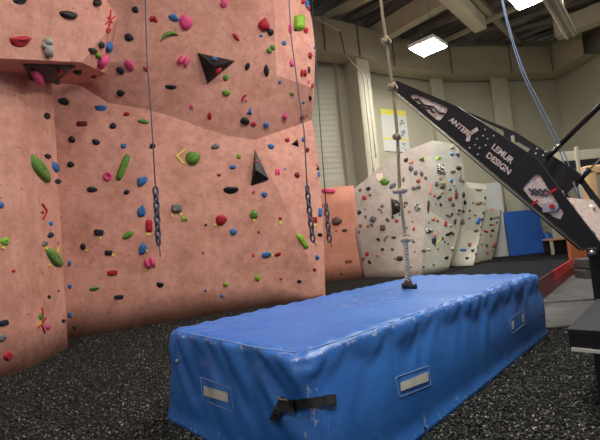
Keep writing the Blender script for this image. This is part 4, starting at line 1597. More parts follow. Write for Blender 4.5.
def mat_surf():
    """rounded box as a grid of points on a cube, with sag and folds; local coords: x across (-W/2..W/2, +x is the near long side), y along"""
    bm = bmesh.new()
    nx, ny, nz = 60, 140, 22
    verts = {}
    hw, hl = MW / 2, ML / 2

    def key(i, j, k):
        if (i, j, k) not in verts:
            x, y, z = -hw + MW * i / nx, -hl + ML * j / ny, MT * k / nz
            verts[(i, j, k)] = bm.verts.new((x, y, z))
        return verts[(i, j, k)]
    for i in range(nx):
        for j in range(ny):
            bm.faces.new([key(i, j, nz), key(i + 1, j, nz), key(i + 1, j + 1, nz), key(i, j + 1, nz)])
            bm.faces.new([key(i, j, 0), key(i, j + 1, 0), key(i + 1, j + 1, 0), key(i + 1, j, 0)])
    for k in range(nz):
        for i in range(nx):
            bm.faces.new([key(i, 0, k), key(i + 1, 0, k), key(i + 1, 0, k + 1), key(i, 0, k + 1)])
            bm.faces.new([key(i, ny, k), key(i, ny, k + 1), key(i + 1, ny, k + 1), key(i + 1, ny, k)])
        for j in range(ny):
            bm.faces.new([key(0, j, k), key(0, j, k + 1), key(0, j + 1, k + 1), key(0, j + 1, k)])
            bm.faces.new([key(nx, j, k), key(nx, j + 1, k), key(nx, j + 1, k + 1), key(nx, j, k + 1)])
    R_ = 0.05
    RC = 0.08
    for v in bm.verts:
        x, y, z = v.co
        # rounded plan corners
        ex, ey = abs(x) - (hw - RC), abs(y) - (hl - RC)
        if ex > 0 and ey > 0:
            l = math.hypot(ex, ey)
            m_ = max(ex, ey)
            f_ = m_ / l
            x = math.copysign(hw - RC + ex * f_, x)
            y = math.copysign(hl - RC + ey * f_, y)
        # rounded top rim
        dx_, dy_ = hw - abs(v.co.x), hl - abs(v.co.y)
        d_in = min(dx_, dy_)
        if z > MT - R_ and d_in < R_:
            a_, b_ = (z - (MT - R_)) / R_, 1 - d_in / R_
            l = math.hypot(a_, b_)
            if l > 1e-6:
                f_ = max(a_, b_) / l
                nz_ = MT - R_ + a_ * f_ * R_
                sh = R_ * b_ * (1 - f_)
                if dx_ <= dy_:
                    x -= math.copysign(sh, x)
                else:
                    y -= math.copysign(sh, y)
                z = nz_
        t = z / MT
        side = 1.0 if d_in < 1e-4 else 0.0
        if side:
            # belly of the cover and slanted folds that fan from the rim
            bulge = 0.045 * math.sin(math.pi * min(1, t)) - 0.015
            if dx_ < 1e-4:
                s = y
                fold = 0
                for q, (fr, ph, sl) in enumerate(((10.5, 0.3, 1.1), (17.0, 1.7, 1.6), (27.0, 0.4, 2.2))):
                    fold += (1 - 2.4 * abs(math.sin(0.5 * (fr * (s + sl * 0.45 * (1 - t)) + ph + 3.0 * noise.noise(V((s * 1.3, q * 7.1, 0)))))) ** 0.8) / (1 + q * 0.6)
                amp = 0.030 * (0.06 + 0.94 * min(1, max(0, (t - 0.38) / 0.5)) ** 1.4 * (1.0 - 0.7 * max(0, (t - 0.86) / 0.14)))
                win = 0.15 + 0.85 * max(0, noise.noise(V((s * 0.9 + 3, 0.2, 1))) + 0.45)
                x += math.copysign(bulge + fold * amp * win, x)
            else:
                s = x
                fold = 0
                for q, (fr, ph, sl) in enumerate(((9.0, 2.0, -1.0), (15.0, .7, -1.5), (24.0, 2.4, -1.2))):
                    fold += (1 - 2.4 * abs(math.sin(0.5 * (fr * (s + sl * 0.45 * (1 - t)) + ph + 2.6 * noise.noise(V((s * 1.5, q * 3.3, 5)))))) ** 0.8) / (1 + q * 0.6)
                amp = 0.024 * (0.15 + 0.85 * min(1, max(0, (t - 0.2) / 0.6)))
                y += math.copysign(bulge + fold * amp, y)
        elif t > 0.9:
            # top: slight dish and soft waves, seam across
            z -= 0.018 * (1 - (v.co.x / hw) ** 2) * (1 - (v.co.y / hl) ** 2)
            z += 0.007 * noise.noise(V((x * 1.6, y * 1.1, 0))) + 0.004 * noise.noise(V((x * 5, y * 4, 2)))
            rimw = max(0, 1 - d_in / 0.22)
            z += rimw * 0.010 * math.sin(26 * (y if dx_ < dy_ else x) + 2 * noise.noise(V((x * 3, y * 3, 0))))
        if t > 0.9 and x > hw - .4 and y < -hl + .4:
            z -= 0.025 * (1 - min(1, math.hypot(hw - x, y + hl) / 0.4))
        # the skirt flares towards the floor at the near end
        x += (1 - t) * 0.24 * (hl - y) / (2 * hl) * max(0, v.co.x / hw) - 0.05 * t * max(0, v.co.x / hw)
        y -= (1 - t) * 0.12 * max(0, -v.co.y / hl)
        v.co = V((x, y, z))
    for f_ in bm.faces:
        f_.smooth = True
    bmesh.ops.recalc_face_normals(bm, faces=bm.faces)
    me = bpy.data.meshes.new('cover')
    bm.to_mesh(me)
    bm.free()
    return me


root.rotation_euler = (0, 0, math.atan2(RY[1][0], RY[0][0]))
mw = Matrix.Translation(root.location) @ RY.to_4x4()
mwi = mw.inverted()
me = mat_surf()
me.materials.append(vinyl_mat())
cover = bpy.data.objects.new('cover', me)
COL.objects.link(cover)
cover.parent = root
MATBVH = BVHTree.FromPolygons([mw @ v.co for v in me.vertices], [list(p.vertices) for p in me.polygons])


def mat_hit(px, py, out=0.0):
    for k in range(40):
        loc, n, i, d = MATBVH.ray_cast(EYE, ray(px, py))
        if loc is not None:
            break
        px += (345 - px) * 0.006
        py += (360 - py) * 0.012
    if n.dot(EYE - loc) < 0:
        n = -n
    return loc + n * out


def mat_child(name, mb, m, parent=None):
    me = mb.mesh(name)
    me.transform(mwi)
    me.materials.append(m)
    o = bpy.data.objects.new(name, me)
    COL.objects.link(o)
    o.parent = parent or root
    return o


def patch(quad, m, name, nu=8, nv=4, th=0.008, parent=None, out=0.008):
    """a thin piece of cloth that follows the mat's cover between four picture points"""
    tl, tr, br, bl = [V((*k, 0)) for k in quad]
    g = []
    for j in range(nv + 1):
        for i in range(nu + 1):
            p = tl.lerp(tr, i / nu).lerp(bl.lerp(br, i / nu), j / nv)
            g.append(mat_hit(p.x, p.y, out))
    g2 = [p - (EYE - p).normalized() * th for p in g]
    mb = MB()
    W = nu + 1
    fs = [[j * W + i, j * W + i + 1, (j + 1) * W + i + 1, (j + 1) * W + i] for j in range(nv) for i in range(nu)]
    k = len(g)
    ring = [i for i in range(W)] + [j * W + nu for j in range(1, nv + 1)] + [nv * W + i for i in range(nu - 1, -1, -1)] + [j * W for j in range(nv - 1, 0, -1)]
    fs += [[q + k for q in reversed(f_)] for f_ in fs]
    fs += [[ring[i], ring[(i + 1) % len(ring)], ring[(i + 1) % len(ring)] + k, ring[i] + k] for i in range(len(ring))]
    mb.add(g + g2, fs, False)
    return mat_child(name, mb, m, parent)


STITCH = mat('white_stitching', (0.24, 0.36, 0.62), 0.8)
TAGM = mat('grey_white_tag', (0.56, 0.55, 0.50), 0.7)


SEAMW = mat('pale_seam', (0.34, 0.50, 0.80), 0.7)


def seam(pts, name='stitching', r=0.0028, m=None):
    mb = MB()
    P = []
    for i in range(len(pts) - 1):
        for k in range(8):
            t = k / 8
            P.append(mat_hit(pts[i][0] * (1 - t) + pts[i + 1][0] * t, pts[i][1] * (1 - t) + pts[i + 1][1] * t, 0.003))
    P.append(mat_hit(*pts[-1], 0.003))
    mb.tube(P, r, 5)
    mat_child(name, mb, m or STITCH)


patch([(204.5, 385.5), (228.5, 393), (229, 402.5), (204.5, 395)], TAGM, 'handle_tag')
seam([(201, 377), (232, 389), (233.5, 412), (203, 400), (201, 377)])
patch([(399.5, 383), (427.5, 371.5), (427.8, 381), (400, 391.5)], TAGM, 'handle_tag')
seam([(395.5, 377.5), (428.5, 366), (430.5, 385), (399, 397.5), (395.5, 377.5)])
seam([(509.5, 319.5), (523.5, 310), (525.5, 323), (512, 333.5), (509.5, 319.5)])
patch([(511, 322), (513.2, 320.5), (513.6, 328), (511.4, 329.5)], TAGM, 'label_tag', 2, 2)
patch([(521, 315), (523.2, 313.5), (523.6, 321), (521.4, 322.5)], TAGM, 'label_tag', 2, 2)
# strap round the near corner with buckle and loose tail
st = patch([(292, 399.5), (335, 395), (335.5, 404.5), (293, 410)], STRAPM, 'strap', 14, 2, 0.012, out=0.012)
patch([(323.5, 395.8), (334.5, 394.8), (335, 405), (324, 406.2)], STRAPM, 'strap_end', 4, 2, 0.012, st, 0.018)
patch([(279, 397.5), (297, 398.5), (298, 412.5), (281, 412)], BLACKG, 'buckle', 5, 4, 0.03, out=0.03)
patch([(279.5, 397.3), (292, 398), (292, 401.5), (280, 401)], WEBEND, 'buckle_webbing', 4, 2, 0.03, out=0.036)
patch([(279, 402), (287, 405), (279, 421), (271.5, 419)], STRAPM, 'strap_tail', 3, 5, 0.012, out=0.02)
seam([(178, 331), (216, 339), (258, 348), (296, 353)], 'top_seam', 0.004, SEAMW)
seam([(305, 351), (345, 339), (420, 312), (480, 291), (530, 274.5)], 'top_seam', 0.004, SEAMW)
seam([(212, 324), (300, 312), (360, 297), (420, 280)], 'top_seam', 0.003, SEAMW)
# little grommets by the bottom hem
for x, y in ((425, 428), (541.5, 316)):
    mb = MB()
    p = mat_hit(x, y, 0.004)
    mb.ball(p, 0.014, seg=8, rings=6)
    mat_child('grommet', mb, DARKSTEEL)
mb = MB()
mb.ball(mat_hit(177.5, 361, 0.004), 0.018, seg=8, rings=6)
mat_child('grommet', mb, TAGM)

# ------------------------------------------------------------------ knotted climbing rope
pe = atZ(408, 286, MT + 0.005)
RYY = pe.y
rp = [atY(x, y, RYY) for x, y in ((373, -90), (380.5, -2), (386.5, 42), (392.5, 87), (397.3, 136), (399.8, 189), (405, 238), (407.8, 281))]
root = empty('climbing_rope', V((pe.x, pe.y, MT)), 'thick tan knotted climbing rope ending over the blue mat', 'rope')
axis = spline(rp, 40)
mb = MB()
rad = 0.021
for s in range(3):
    pts = []
    L_ = 0
    for i, p in enumerate(axis):
        if i:
            L_ += (p - axis[i - 1]).length
        t = L_ / 0.16 * 2 * math.pi + s * 2 * math.pi / 3
        pts.append(p + V((math.cos(t), math.sin(t), 0)) * rad * 0.55)
    mb.tube(pts, rad * 0.62, 6)
mb.build('rope_strand', ROPEM, root)


def knot(px, py, r, m, name='knot', wide=1.0):
    p = atY(px, py, RYY)
    mb = MB()
    pts = []
    for k in range(36):
        t = 2 * math.pi * k / 36
        pts.append(p + V(((math.sin(t) + 1.0 * math.sin(2 * t)) * r * 0.5 * wide, (math.cos(t) - 1.0 * math.cos(2 * t)) * r * 0.45, -math.sin(3 * t) * r * 0.55)))
    mb.tube(pts, r * 0.38, 8, closed=True)
    mb.ball(p, r * 0.8, wide, 1, 0.8)
    mb.build(name, m, root)


knot(386.6, 41, 0.06, ROPEM)
knot(393, 87, 0.06, ROPEM)
knot(397.3, 136.5, 0.05, ROPEM)
mb = MB()
p = atY(400, 191, RYY)
sx_ = RT
mb.ball(p - sx_ * 0.055 + V((0, 0, -.005)), 0.05, 1.1, .8, .72)
mb.ball(p + sx_ * 0.045 + V((0, 0, .01)), 0.058, 1.05, .8, .8)
mb.ball(p, 0.04)
mb.build('foot_knob', ROPEW, root)
mb = MB()
p = atY(405.5, 239, RYY)
mb.ball(p, 0.045, 1.3, 1, .9)
mb.ball(p + V((0, 0, .06)), 0.032, .8, .8, 1.3)
mb.ball(p + sx_ * 0.035 - V((0, 0, .01)), 0.035)
mb.ball(p - sx_ * 0.045 - V((0, 0, .02)), 0.032)
mb.ball(p + V((-0.02, 0, -.055)), 0.03, .9, .9, 1.2)
mb.build('white_knot', ROPEW, root)
# lower part is wrapped in pale rope
mb = MB()
pa, pb = atY(405.6, 243, RYY), atY(407.8, 281, RYY)
for s in range(2):
    mb.tube([pa.lerp(pb, k / 90) + V((math.cos(k / 90 * 40 + s * math.pi), math.sin(k / 90 * 40 + s * math.pi), 0)) * 0.018 for k in range(91)], 0.017, 6)
mb.build('rope_wrap', ROPEW, root)
# strap loop lying on the mat
cl = atZ(409.5, 287.5, MT)
hz = mat_hit(409.5, 287.5).z
mb = MB()
loop = []
for k in range(28):
    t = 2 * math.pi * k / 28
    loop.append(V((cl.x, cl.y, hz + 0.03)) + RT * math.cos(t) * 0.10 + V((0, 1, 0)) * math.sin(t) * 0.09)
vs = [p + V((0, 0, -0.028)) for p in loop] + [p + V((0, 0, 0.028 + 0.01 * math.cos(k))) for k, p in enumerate(loop)]
mb.add(vs, [[k, (k + 1) % 28, 28 + (k + 1) % 28, 28 + k] for k in range(28)], True)
o = mb.build('strap_loop', STRAPM, root)
md = o.modifiers.new('thickness', 'SOLIDIFY')
md.thickness = 0.01
mb = MB()
pb = atY(407.8, 279, RYY)
mb.add([pb + RT * a_ + V((0, 0, b_)) + V((0, d_, 0)) for a_, b_, d_ in ((-.02, .0, -.025), (.03, .0, -.025), (.055, -.06, -.03), (-.085, -.085, -.03), (-.02, 0, .03), (.03, 0, .03), (.055, -.06, .03), (-.085, -.085, .03))],
       [[0, 1, 2, 3], [4, 7, 6, 5], [0, 4, 5, 1], [1, 5, 6, 2], [2, 6, 7, 3], [3, 7, 4, 0]])
mb.build('leather_tab', BROWNLEATHER, root)

# ------------------------------------------------------------------ climbing machine with two black arm plates
MYAW = 0.749
AN = V((math.sin(MYAW), math.cos(MYAW), 0))      # normal of the plates
AE = V((-math.cos(MYAW), math.sin(MYAW), 0))                      # along the floor, away from the pivot
AP = atY(595, 262, 5.0)              # pivot region on the near plate
SEP = 2.75
root = empty('climbing_machine', V((AP.x, AP.y, 0)), 'black climbing machine with twin slanting arm plates lettered in pink and white', 'climbing machine')
RA = Matrix(((AE.x, 0, AN.x), (AE.y, 0, AN.y), (AE.z, 1, AN.z)))


def ap2(px, py):
    """picture point -> plate coordinates (along AE, height)"""
    p = atP(px, py, AP, AN) - AP
    return p.dot(AE), p.z


def plate_pt(u, v, d):
    return AP + AE * u + V((0, 0, v)) + AN * d


def round_poly(pts, r=0.25, n=4):
    out = []
    k = len(pts)
    for i in range(k):
        a, b, c = V((*pts[i - 1], 0)), V((*pts[i], 0)), V((*pts[(i + 1) % k], 0))
        p, q = b.lerp(a, r), b.lerp(c, r)
        for j in range(n + 1):
            t = j / n
            o_ = p.lerp(b, t).lerp(b.lerp(q, t), t)
            out.append((o_.x, o_.y))
    return out


def curve_mesh(polys, depth, name):
    cu = bpy.data.curves.new(name, 'CURVE')
    cu.dimensions = '2D'
    cu.fill_mode = 'BOTH'
    cu.extrude = depth
    for poly in polys:
        sp = cu.splines.new('POLY')
        sp.points.add(len(poly) - 1)
        for i, (x, y) in enumerate(poly):
            sp.points[i].co = (x, y, 0, 1)
        sp.use_cyclic_u = True
    o = bpy.data.objects.new(name, cu)
    COL.objects.link(o)
    bpy.context.view_layer.update()
    me = bpy.data.meshes.new_from_object(o.evaluated_get(bpy.context.evaluated_depsgraph_get()))
    bpy.data.objects.remove(o)
    bpy.data.curves.remove(cu)
    return me


outer_px = [(397.5, 81), (458, 106.5), (537, 158.5), (543, 166), (571, 204), (604, 247), (606, 256), (588, 251), (581, 246), (393, 88.5)]
spear_px = [(409.5, 96), (415, 93.8), (447.5, 107.5), (448.5, 111), (441, 121), (437, 120)]
slot_px = [(522.5, 188), (535.5, 174), (541, 175.5), (564, 213), (561, 219.5), (554, 217), (530, 198)]
outer = [ap2(*p) for p in outer_px]
spear = round_poly([ap2(*p) for p in spear_px], .25)
slot = round_poly([ap2(*p) for p in slot_px], .13)


def place_plate(me, d):
    me.transform(Matrix.Translation(AP + AN * d) @ RA.to_4x4())
    return me


TH = 0.03


def far_at(px, py):
    p = atP(px, py, AP + AN * SEP, AN) - AP
    return p.dot(AE), p.z


window = round_poly([far_at(*p) for p in ((473, 116.5), (503, 130.5), (505, 134), (499, 143), (466, 121))], .18)
for nm, dd, holes in (('arm_plate', 0.0, [spear, slot]), ('arm_plate', SEP, [window, slot])):
    me = place_plate(curve_mesh([outer] + holes, TH, nm), dd)
    o = link_mesh(nm, me, BLACKM, root, worg(root))
# pink printed liner behind the openings of the near plate
for poly, nm in ((spear, 'printed_liner'), (slot, 'printed_liner')):
    cx = sum(p[0] for p in poly) / len(poly)
    cy = sum(p[1] for p in poly) / len(poly)
    big = [(cx + (x - cx) * 0.995, cy + (y - cy) * 0.995) for x, y in poly]
    me = place_plate(curve_mesh([big], 0.010, nm), 0.0)
    link_mesh(nm, me, PATTERN, root, worg(root))
# dark bars seen in the openings
mb = MB()
for (x0, y0), (x1, y1) in (((415, 99), (445, 114)), ((420, 105), (436, 112))):
    a, b = plate_pt(*ap2(x0, y0), -.018), plate_pt(*ap2(x1, y1), -.018)
    mb.tube([a.lerp(b, k / 6) + V((0, 0, 0.03 * math.sin(k * 2.1))) for k in range(7)], 0.013, 6)
mb.build('hauling_cord', BLACKG, root)
mb = MB()
for (x0, y0), (x1, y1) in (((529, 190), (549, 191)), ((531, 193), (548, 195))):
    a, b = plate_pt(*ap2(x0, y0), -.016), plate_pt(*ap2(x1, y1), -.016)
    mb.tube([a.lerp(b, k / 12) + V((0, 0, 0.022 * math.sin(k * 1.9 + x0))) for k in range(13)], 0.012, 6)
mb.build('hauling_cord', BELAYM, root)
# cream edge strips along the underside
for dd, r_ in ((-0.02, 0.010), (0.05, 0.012)):
    mb = MB()
    a, b = ap2(393, 90.5), ap2(583, 249.5)
    sh = -0.035 if dd < 0 else -0.05
    p, q = plate_pt(a[0], a[1] + sh * .3, dd), plate_pt(b[0], b[1] + sh * .3, dd)
    mb.tube([p, q], r_, 6)
    mb.build('edge_strip', CARDM if dd < 0 else DARKSTEEL, root)
mb = MB()
p, q = plate_pt(*ap2(393.5, 92), 0.0), plate_pt(*ap2(580, 250), 0.0)
mb.tube([p, q], 0.012, 6)
mb.build('edge_strip', DARKSTEEL, root)


def lettering(text, bl, br, tl, m, d, name, mirror=False):
    cu = bpy.data.curves.new(name, 'FONT')
    cu.body = text
    cu.extrude = 0.01
    cu.offset = 0.03
    cu.size = 1.0
    o = bpy.data.objects.new(name, cu)
    COL.objects.link(o)
    bpy.context.view_layer.update()
    me = bpy.data.meshes.new_from_object(o.evaluated_get(bpy.context.evaluated_depsgraph_get()))
    bpy.data.objects.remove(o)
    bpy.data.curves.remove(cu)
    xs = [v.co.x for v in me.vertices]
    ys = [v.co.y for v in me.vertices]
    x0, x1, y0, y1 = min(xs), max(xs), min(ys), max(ys)
    B0, BR_, TL_ = [V((*ap2(*k), 0)) for k in (bl, br, tl)]
    for v in me.vertices:
        s, t = (v.co.x - x0) / (x1 - x0), (v.co.y - y0) / (y1 - y0)
        p = B0 + (BR_ - B0) * s + (TL_ - B0) * t
        v.co = plate_pt(p.x, p.y, d + (-0.006 if v.co.z > 0 else 0.0))
    return link_mesh(name, me, m, root, worg(root))


lettering('LEMUR', (491.8, 148.8), (511.5, 164.6), (495.6, 143.6), PATTERN, -TH, 'lettering')
lettering('DESIGN', (486.4, 157), (509, 175.2), (490.0, 152), PATTERN, -TH, 'lettering')
lettering('ANTER', (449, 121), (467.8, 136.2), (452.6, 117.0), PATTERN, -TH, 'lettering')


def plate_strokes(strokes, w, m, name, d):
    mb = MB()
    for p, q in strokes:
        a, b = V((*ap2(*p), 0)), V((*ap2(*q), 0))
        t = (b - a).normalized()
        nn = V((-t.y, t.x, 0)) * w
        mb.prism([plate_pt(k.x, k.y, d) for k in (a + nn, b + nn, b - nn, a - nn)], -AN * 0.006)
    return mb.build(name, m, root)


plate_strokes([((468, 134.2), (472.2, 134.6)), ((470.2, 134.3), (478.6, 129.2)), ((470.6, 133.2), (468.4, 141.5))], 0.028, PATTERN, 'antler_emblem', -TH)
for x, y in [(486, 130), (484, 136), (488.5, 139), (494.5, 136), (478, 139), (476, 145), (480.5, 148), (486.5, 145.5), (470.5, 148), (478.7, 154.5)]:
    mb = MB()
    u, v_ = ap2(x, y)
    mb.prism([plate_pt(u + .011 * math.cos(t), v_ + .011 * math.sin(t), -TH) for t in [k * math.pi / 4 for k in range(8)]], -AN * 0.01)
    mb.build('plate_bolt', WHITEP, root)
# far plate: pale emblem, letters and bolts seen from behind
FO = V((0, 0, 0))


def far_uv(px, py):
    p = atP(px, py, AP + AN * (SEP - TH - 0.01), AN) - AP
    return p.dot(AE), p.z


mb = MB()
for p, q, w in (((513.5, 143.5), (512.2, 135.5), .03), ((513.5, 143), (507.5, 142.6), .03), ((511, 142), (516, 147), .05)):
    a, b = V((*far_uv(*p), 0)), V((*far_uv(*q), 0))
    t = (b - a).normalized()
    nn = V((-t.y, t.x, 0)) * w
    mb.prism([plate_pt(k.x, k.y, SEP - TH) for k in (a + nn, b + nn, b - nn, a - nn)], -AN * 0.006)
mb.build('antler_emblem', CARDM, root)
mb = MB()
a, b = V((*far_uv(514.5, 146.2), 0)), V((*far_uv(526.5, 153.2), 0))
t = (b - a).normalized()
nn = V((-t.y, t.x, 0))
for k in range(5):
    c_ = a.lerp(b, (k + .5) / 5)
    for off_ in (-.055, .055):
        q = c_ + nn * off_
        mb.prism([plate_pt(q.x + t.x * x + nn.x * y, q.y + t.y * x + nn.y * y, SEP - TH) for x, y in ((-.03, -.04), (.03, -.04), (.03, .04), (-.03, .04))], -AN * .006)
mb.build('lettering', GREYCAB, root)
for x, y in [(537, 148.5), (535.7, 153.3), (530.5, 155.4), (540, 159), (543, 155), (545.5, 151.5)]:
    mb = MB()
    u, v_ = far_uv(x, y)
    mb.prism([plate_pt(u + .017 * math.cos(q), v_ + .017 * math.sin(q), SEP - TH) for q in [k * math.pi / 4 for k in range(8)]], -AN * 0.01)
    mb.build('plate_bolt', WHITEP, root)
# hub with red cap and octagonal plate
mb = MB()
u, v_ = ap2(553, 206.5)
mb.prism([plate_pt(u + .075 * math.cos(q), v_ + .062 * math.sin(q), -TH) for q in [k * math.pi / 4 + .39 for k in range(8)]], -AN * .02)
mb.box(plate_pt(*ap2(549.5, 207.5), -TH - .006), AE * .07, V((0, 0, .055)), AN * .012)
hub = mb.build('hub_plate', LAVENDER, root)
mb = MB()
mb.prism([plate_pt(u + .03 * math.cos(q), v_ + .03 * math.sin(q), -TH - .02) for q in [k * math.pi / 6 for k in range(12)]], -AN * .02)
mb.build('hub_cap', REDM, hub)
for p, q in (((549, 193.5), (557.5, 188.5)), ((532.5, 204.5), (538.5, 200.5))):
    plate_strokes([(p, q)], 0.015, REDM, 'red_strap', -TH)
# printed climbing belt between the plates
mb = MB()
near_e = [ap2(*k) for k in ((556, 192), (571, 212), (588, 234), (604, 256))]
vs = []
for u, v_ in near_e:
    vs += [plate_pt(u, v_ - 0.06, TH), plate_pt(u, v_ - 0.06, SEP - TH)]
mb.add(vs, [[2 * i, 2 * i + 1, 2 * i + 3, 2 * i + 2] for i in range(3)])
vs2 = [V(p) + V((0, 0, -0.04)) for p in vs]
mb.add(vs2, [[2 * i, 2 * i + 2, 2 * i + 3, 2 * i + 1] for i in range(3)])
mb.build('printed_belt', PATTERN, root)
# tangle of dark cords along the belt
mb = MB()
for k in range(2):
    pts = []
    for i in range(16):
        s = i / 15
        u, v_ = [V((*near_e[0], 0)).lerp(V((*near_e[3], 0)), s)[q] for q in (0, 1)]
        pts.append(plate_pt(u, v_ + 0.01 + 0.03 * math.sin(i * 1.7 + k * 2), 0.12 + k * 0.18 + 0.08 * math.sin(i * 1.3 + k)))
    mb.tube(pts, 0.009, 6)
mb.build('hauling_cord', BLACKG, root)
# gas struts
def strut(p0, p1, r0, r1, frac, y0, y1):
    a, b = atY(*p0, y0), atY(*p1, y1)
    m_ = a.lerp(b, frac)
    mb = MB()
    mb.tube([a, m_], r0, 12)
    o = mb.build('strut_cylinder', BLACKG, root)
    mb = MB()
    mb.tube([m_, b], r1, 10)
    mb.build('strut_rod', BLACKG if r1 > .02 else STEEL, o)


strut((545, 159.5), (690, 18), 0.050, 0.043, 0.12, 7.4, 6.5)
strut((575, 183), (690, 74), 0.055, 0.014, 0.135, 7.3, 6.6)
mb = MB()
e = atY(575, 184, 7.3)
mb.ball(e, 0.06)
mb.build('strut_bracket', DARKSTEEL, root)
mb = MB()
mb.box(atY(543, 161, 7.4), AE * .06, V((0, 0, .06)), AN * .06)
mb.build('strut_bracket', DARKSTEEL, root)
# white pulley ball and cord
mb = MB()
mb.ball(atY(591, 208.5, 6.6), 0.062)
mb.build('pulley_wheel', WHITEP, root)
mb = MB()
mb.tube([atY(573.5, 183, 6.9), atY(580, 200, 6.8), atY(584, 212, 6.7), atY(586, 235, 6.6)], 0.014, 6)
mb.build('hauling_cord', DARKSTEEL, root)
# pivot block, crossbar and post
pv = atY(593, 252.5, 4.92)
mb = MB()
mb.box(pv, AE * .055, V((0, 0, .055)), AN * .05)
o = mb.build('pivot_block', DARKSTEEL, root, bevel=.01)
mb = MB()
mb.tube([pv - AN * .05, pv - AN * .085], 0.035, 12)
mb.build('pivot_bearing', STEEL, o)
mb = MB()
cb = atY(597, 252, 5.05)
mb.box(cb - AE * 0.55, AE * .60, V((0, 0, .06)), AN * .06)
mb.build('crossbar', BLACKM, root, bevel=.01)
mb = MB()
pp = atY(600.5, 300, 5.05)
mb.box(V((pp.x, pp.y, cb.z / 2)), AE * .055, AN * .055, V((0, 0, cb.z / 2)))
mb.build('post', BLACKM, root, bevel=.008)
mb = MB()
mb.box(V((pp.x, pp.y, .015)), AE * .16, AN * .16, V((0, 0, .015)))
mb.build('base_plate', BLACKM, root)
mb = MB()
ppf = V((pp.x, pp.y, 0)) + AN * (SEP + 0.1) - AE * 0.25
mb.box(V((ppf.x, ppf.y, cb.z / 2)), AE * .055, AN * .055, V((0, 0, cb.z / 2)))
mb.build('post', BLACKM, root, bevel=.008)

# pale blue slack rope behind the arms
mb = MB()
for k, dx in enumerate((0, 4)):
    pts = [atY(497 + dx * .3, -25, 9.2), atY(506 + dx * .4, 20, 9.2), atY(521 + dx * .6, 70, 9.2), atY(538 + dx, 107, 9.2), atY(556 + dx, 143, 9.2), atY(566 + dx, 168, 9.2), atY(580 + dx, 206, 9.2), atY(592 + dx, 236, 9.2)]
    pts.append(V((pts[-1].x + .1, pts[-1].y, 0.02)))
    mb.tube(spline(pts, 6), 0.012, 6)
tag(mb.build('slack_rope', BLUEROPE), 'pale blue doubled rope slanting down behind the machine arms', 'rope')

# ------------------------------------------------------------------ step bench by the machine
C0 = atY(566.5, 329, 3.5)
zt = C0.z
root = empty('step_bench', V((C0.x, C0.y, 0)), 'low black step bench with a grey top at the machine', 'bench')
w_, l_ = 1.1, 1.55
ct = V((C0.x, C0.y, zt)) + AN * l_ / 2 - AE * w_ / 2
mb = MB()
mb.box(ct - V((0, 0, .01)), AN * l_ / 2, AE * w_ / 2, V((0, 0, .012)))
mb.build('bench_top', BENCHTOP, root, bevel=.006)
mb = MB()
mb.box(ct - V((0, 0, .085)), AN * (l_ / 2 - .005), AE * (w_ / 2 - .005), V((0, 0, .062)))
mb.build('bench_frame', BLACKM, root, bevel=.008)
mb = MB()
fb = V((C0.x, C0.y, zt - .162)) - AE * w_ / 2
mb.box(fb - AN * .0 - AE * .0, AN * .02, AE * (w_ / 2 - .02), V((0, 0, .012)))
mb.build('white_rail', WHITEP, root)
mb = MB()
lp = V((C0.x, C0.y, 0)) - AE * 0.185 + AN * 0.03
mb.box(V((lp.x, lp.y, zt / 2 - .03)), AE * .022, AN * .03, V((0, 0, zt / 2 - .03)))
mb.build('bench_leg', BLACKM, root)
mb = MB()
lp2 = V((C0.x, C0.y, 0)) - AE * 1.0 + AN * 0.03
mb.box(V((lp2.x, lp2.y, zt / 2 - .03)), AE * .022, AN * .03, V((0, 0, zt / 2 - .03)))
mb.build('bench_leg', BLACKM, root)
for s in (0.30, 1.0):
    mb = MB()
    lq = V((C0.x, C0.y, 0)) - AE * s + AN * (l_ - .05)
    mb.box(V((lq.x, lq.y, zt / 2 - .03)), AE * .022, AN * .03, V((0, 0, zt / 2 - .03)))
    mb.build('bench_leg', BLACKM, root)
mb = MB()
g0 = V((C0.x, C0.y, zt - .18)) - AE * .10 + AN * .08
mb.prism([g0, g0 - AE * .8, g0 - AE * .8 - V((0, 0, .30)), g0 - AE * .14 - V((0, 0, .26))], AN * .02)
mb.build('side_panel', LAVENDER, root)
mb = MB()
bp_ = V((C0.x, C0.y, zt - .045)) - AE * .27 - AN * .004
mb.box(bp_, AE * .025, AN * .006, V((0, 0, .012)))
mb.build('frame_bolt', STEEL, root)

# ------------------------------------------------------------------ mats and things beyond the blue mat
def slab(name, pts, z0, z1, m, label, cat, group=None, bevel=.03):
    mb = MB()
    mb.prism([V((p.x, p.y, z0)) for p in pts], V((0, 0, z1 - z0)))
    return tag(mb.build(name, m, bevel=bevel), label, cat, group)


# two grey pads
ga = [atZ(535, 331), atZ(640, 322), atZ(640, 300), atZ(530, 306)]
slab('floor_pad', ga, 0, .04, GREYV, 'worn pale grey floor pad just beyond the blue mat corner', 'floor pad', 'worn grey floor pads', .04)
gb = [atZ(534, 305), atZ(640, 297), atZ(640, 271), atZ(565, 277)]
slab('floor_pad', gb, 0, .04, GREYV, 'worn pale grey floor pad beside the long red-edged mat', 'floor pad', 'worn grey floor pads', .04)
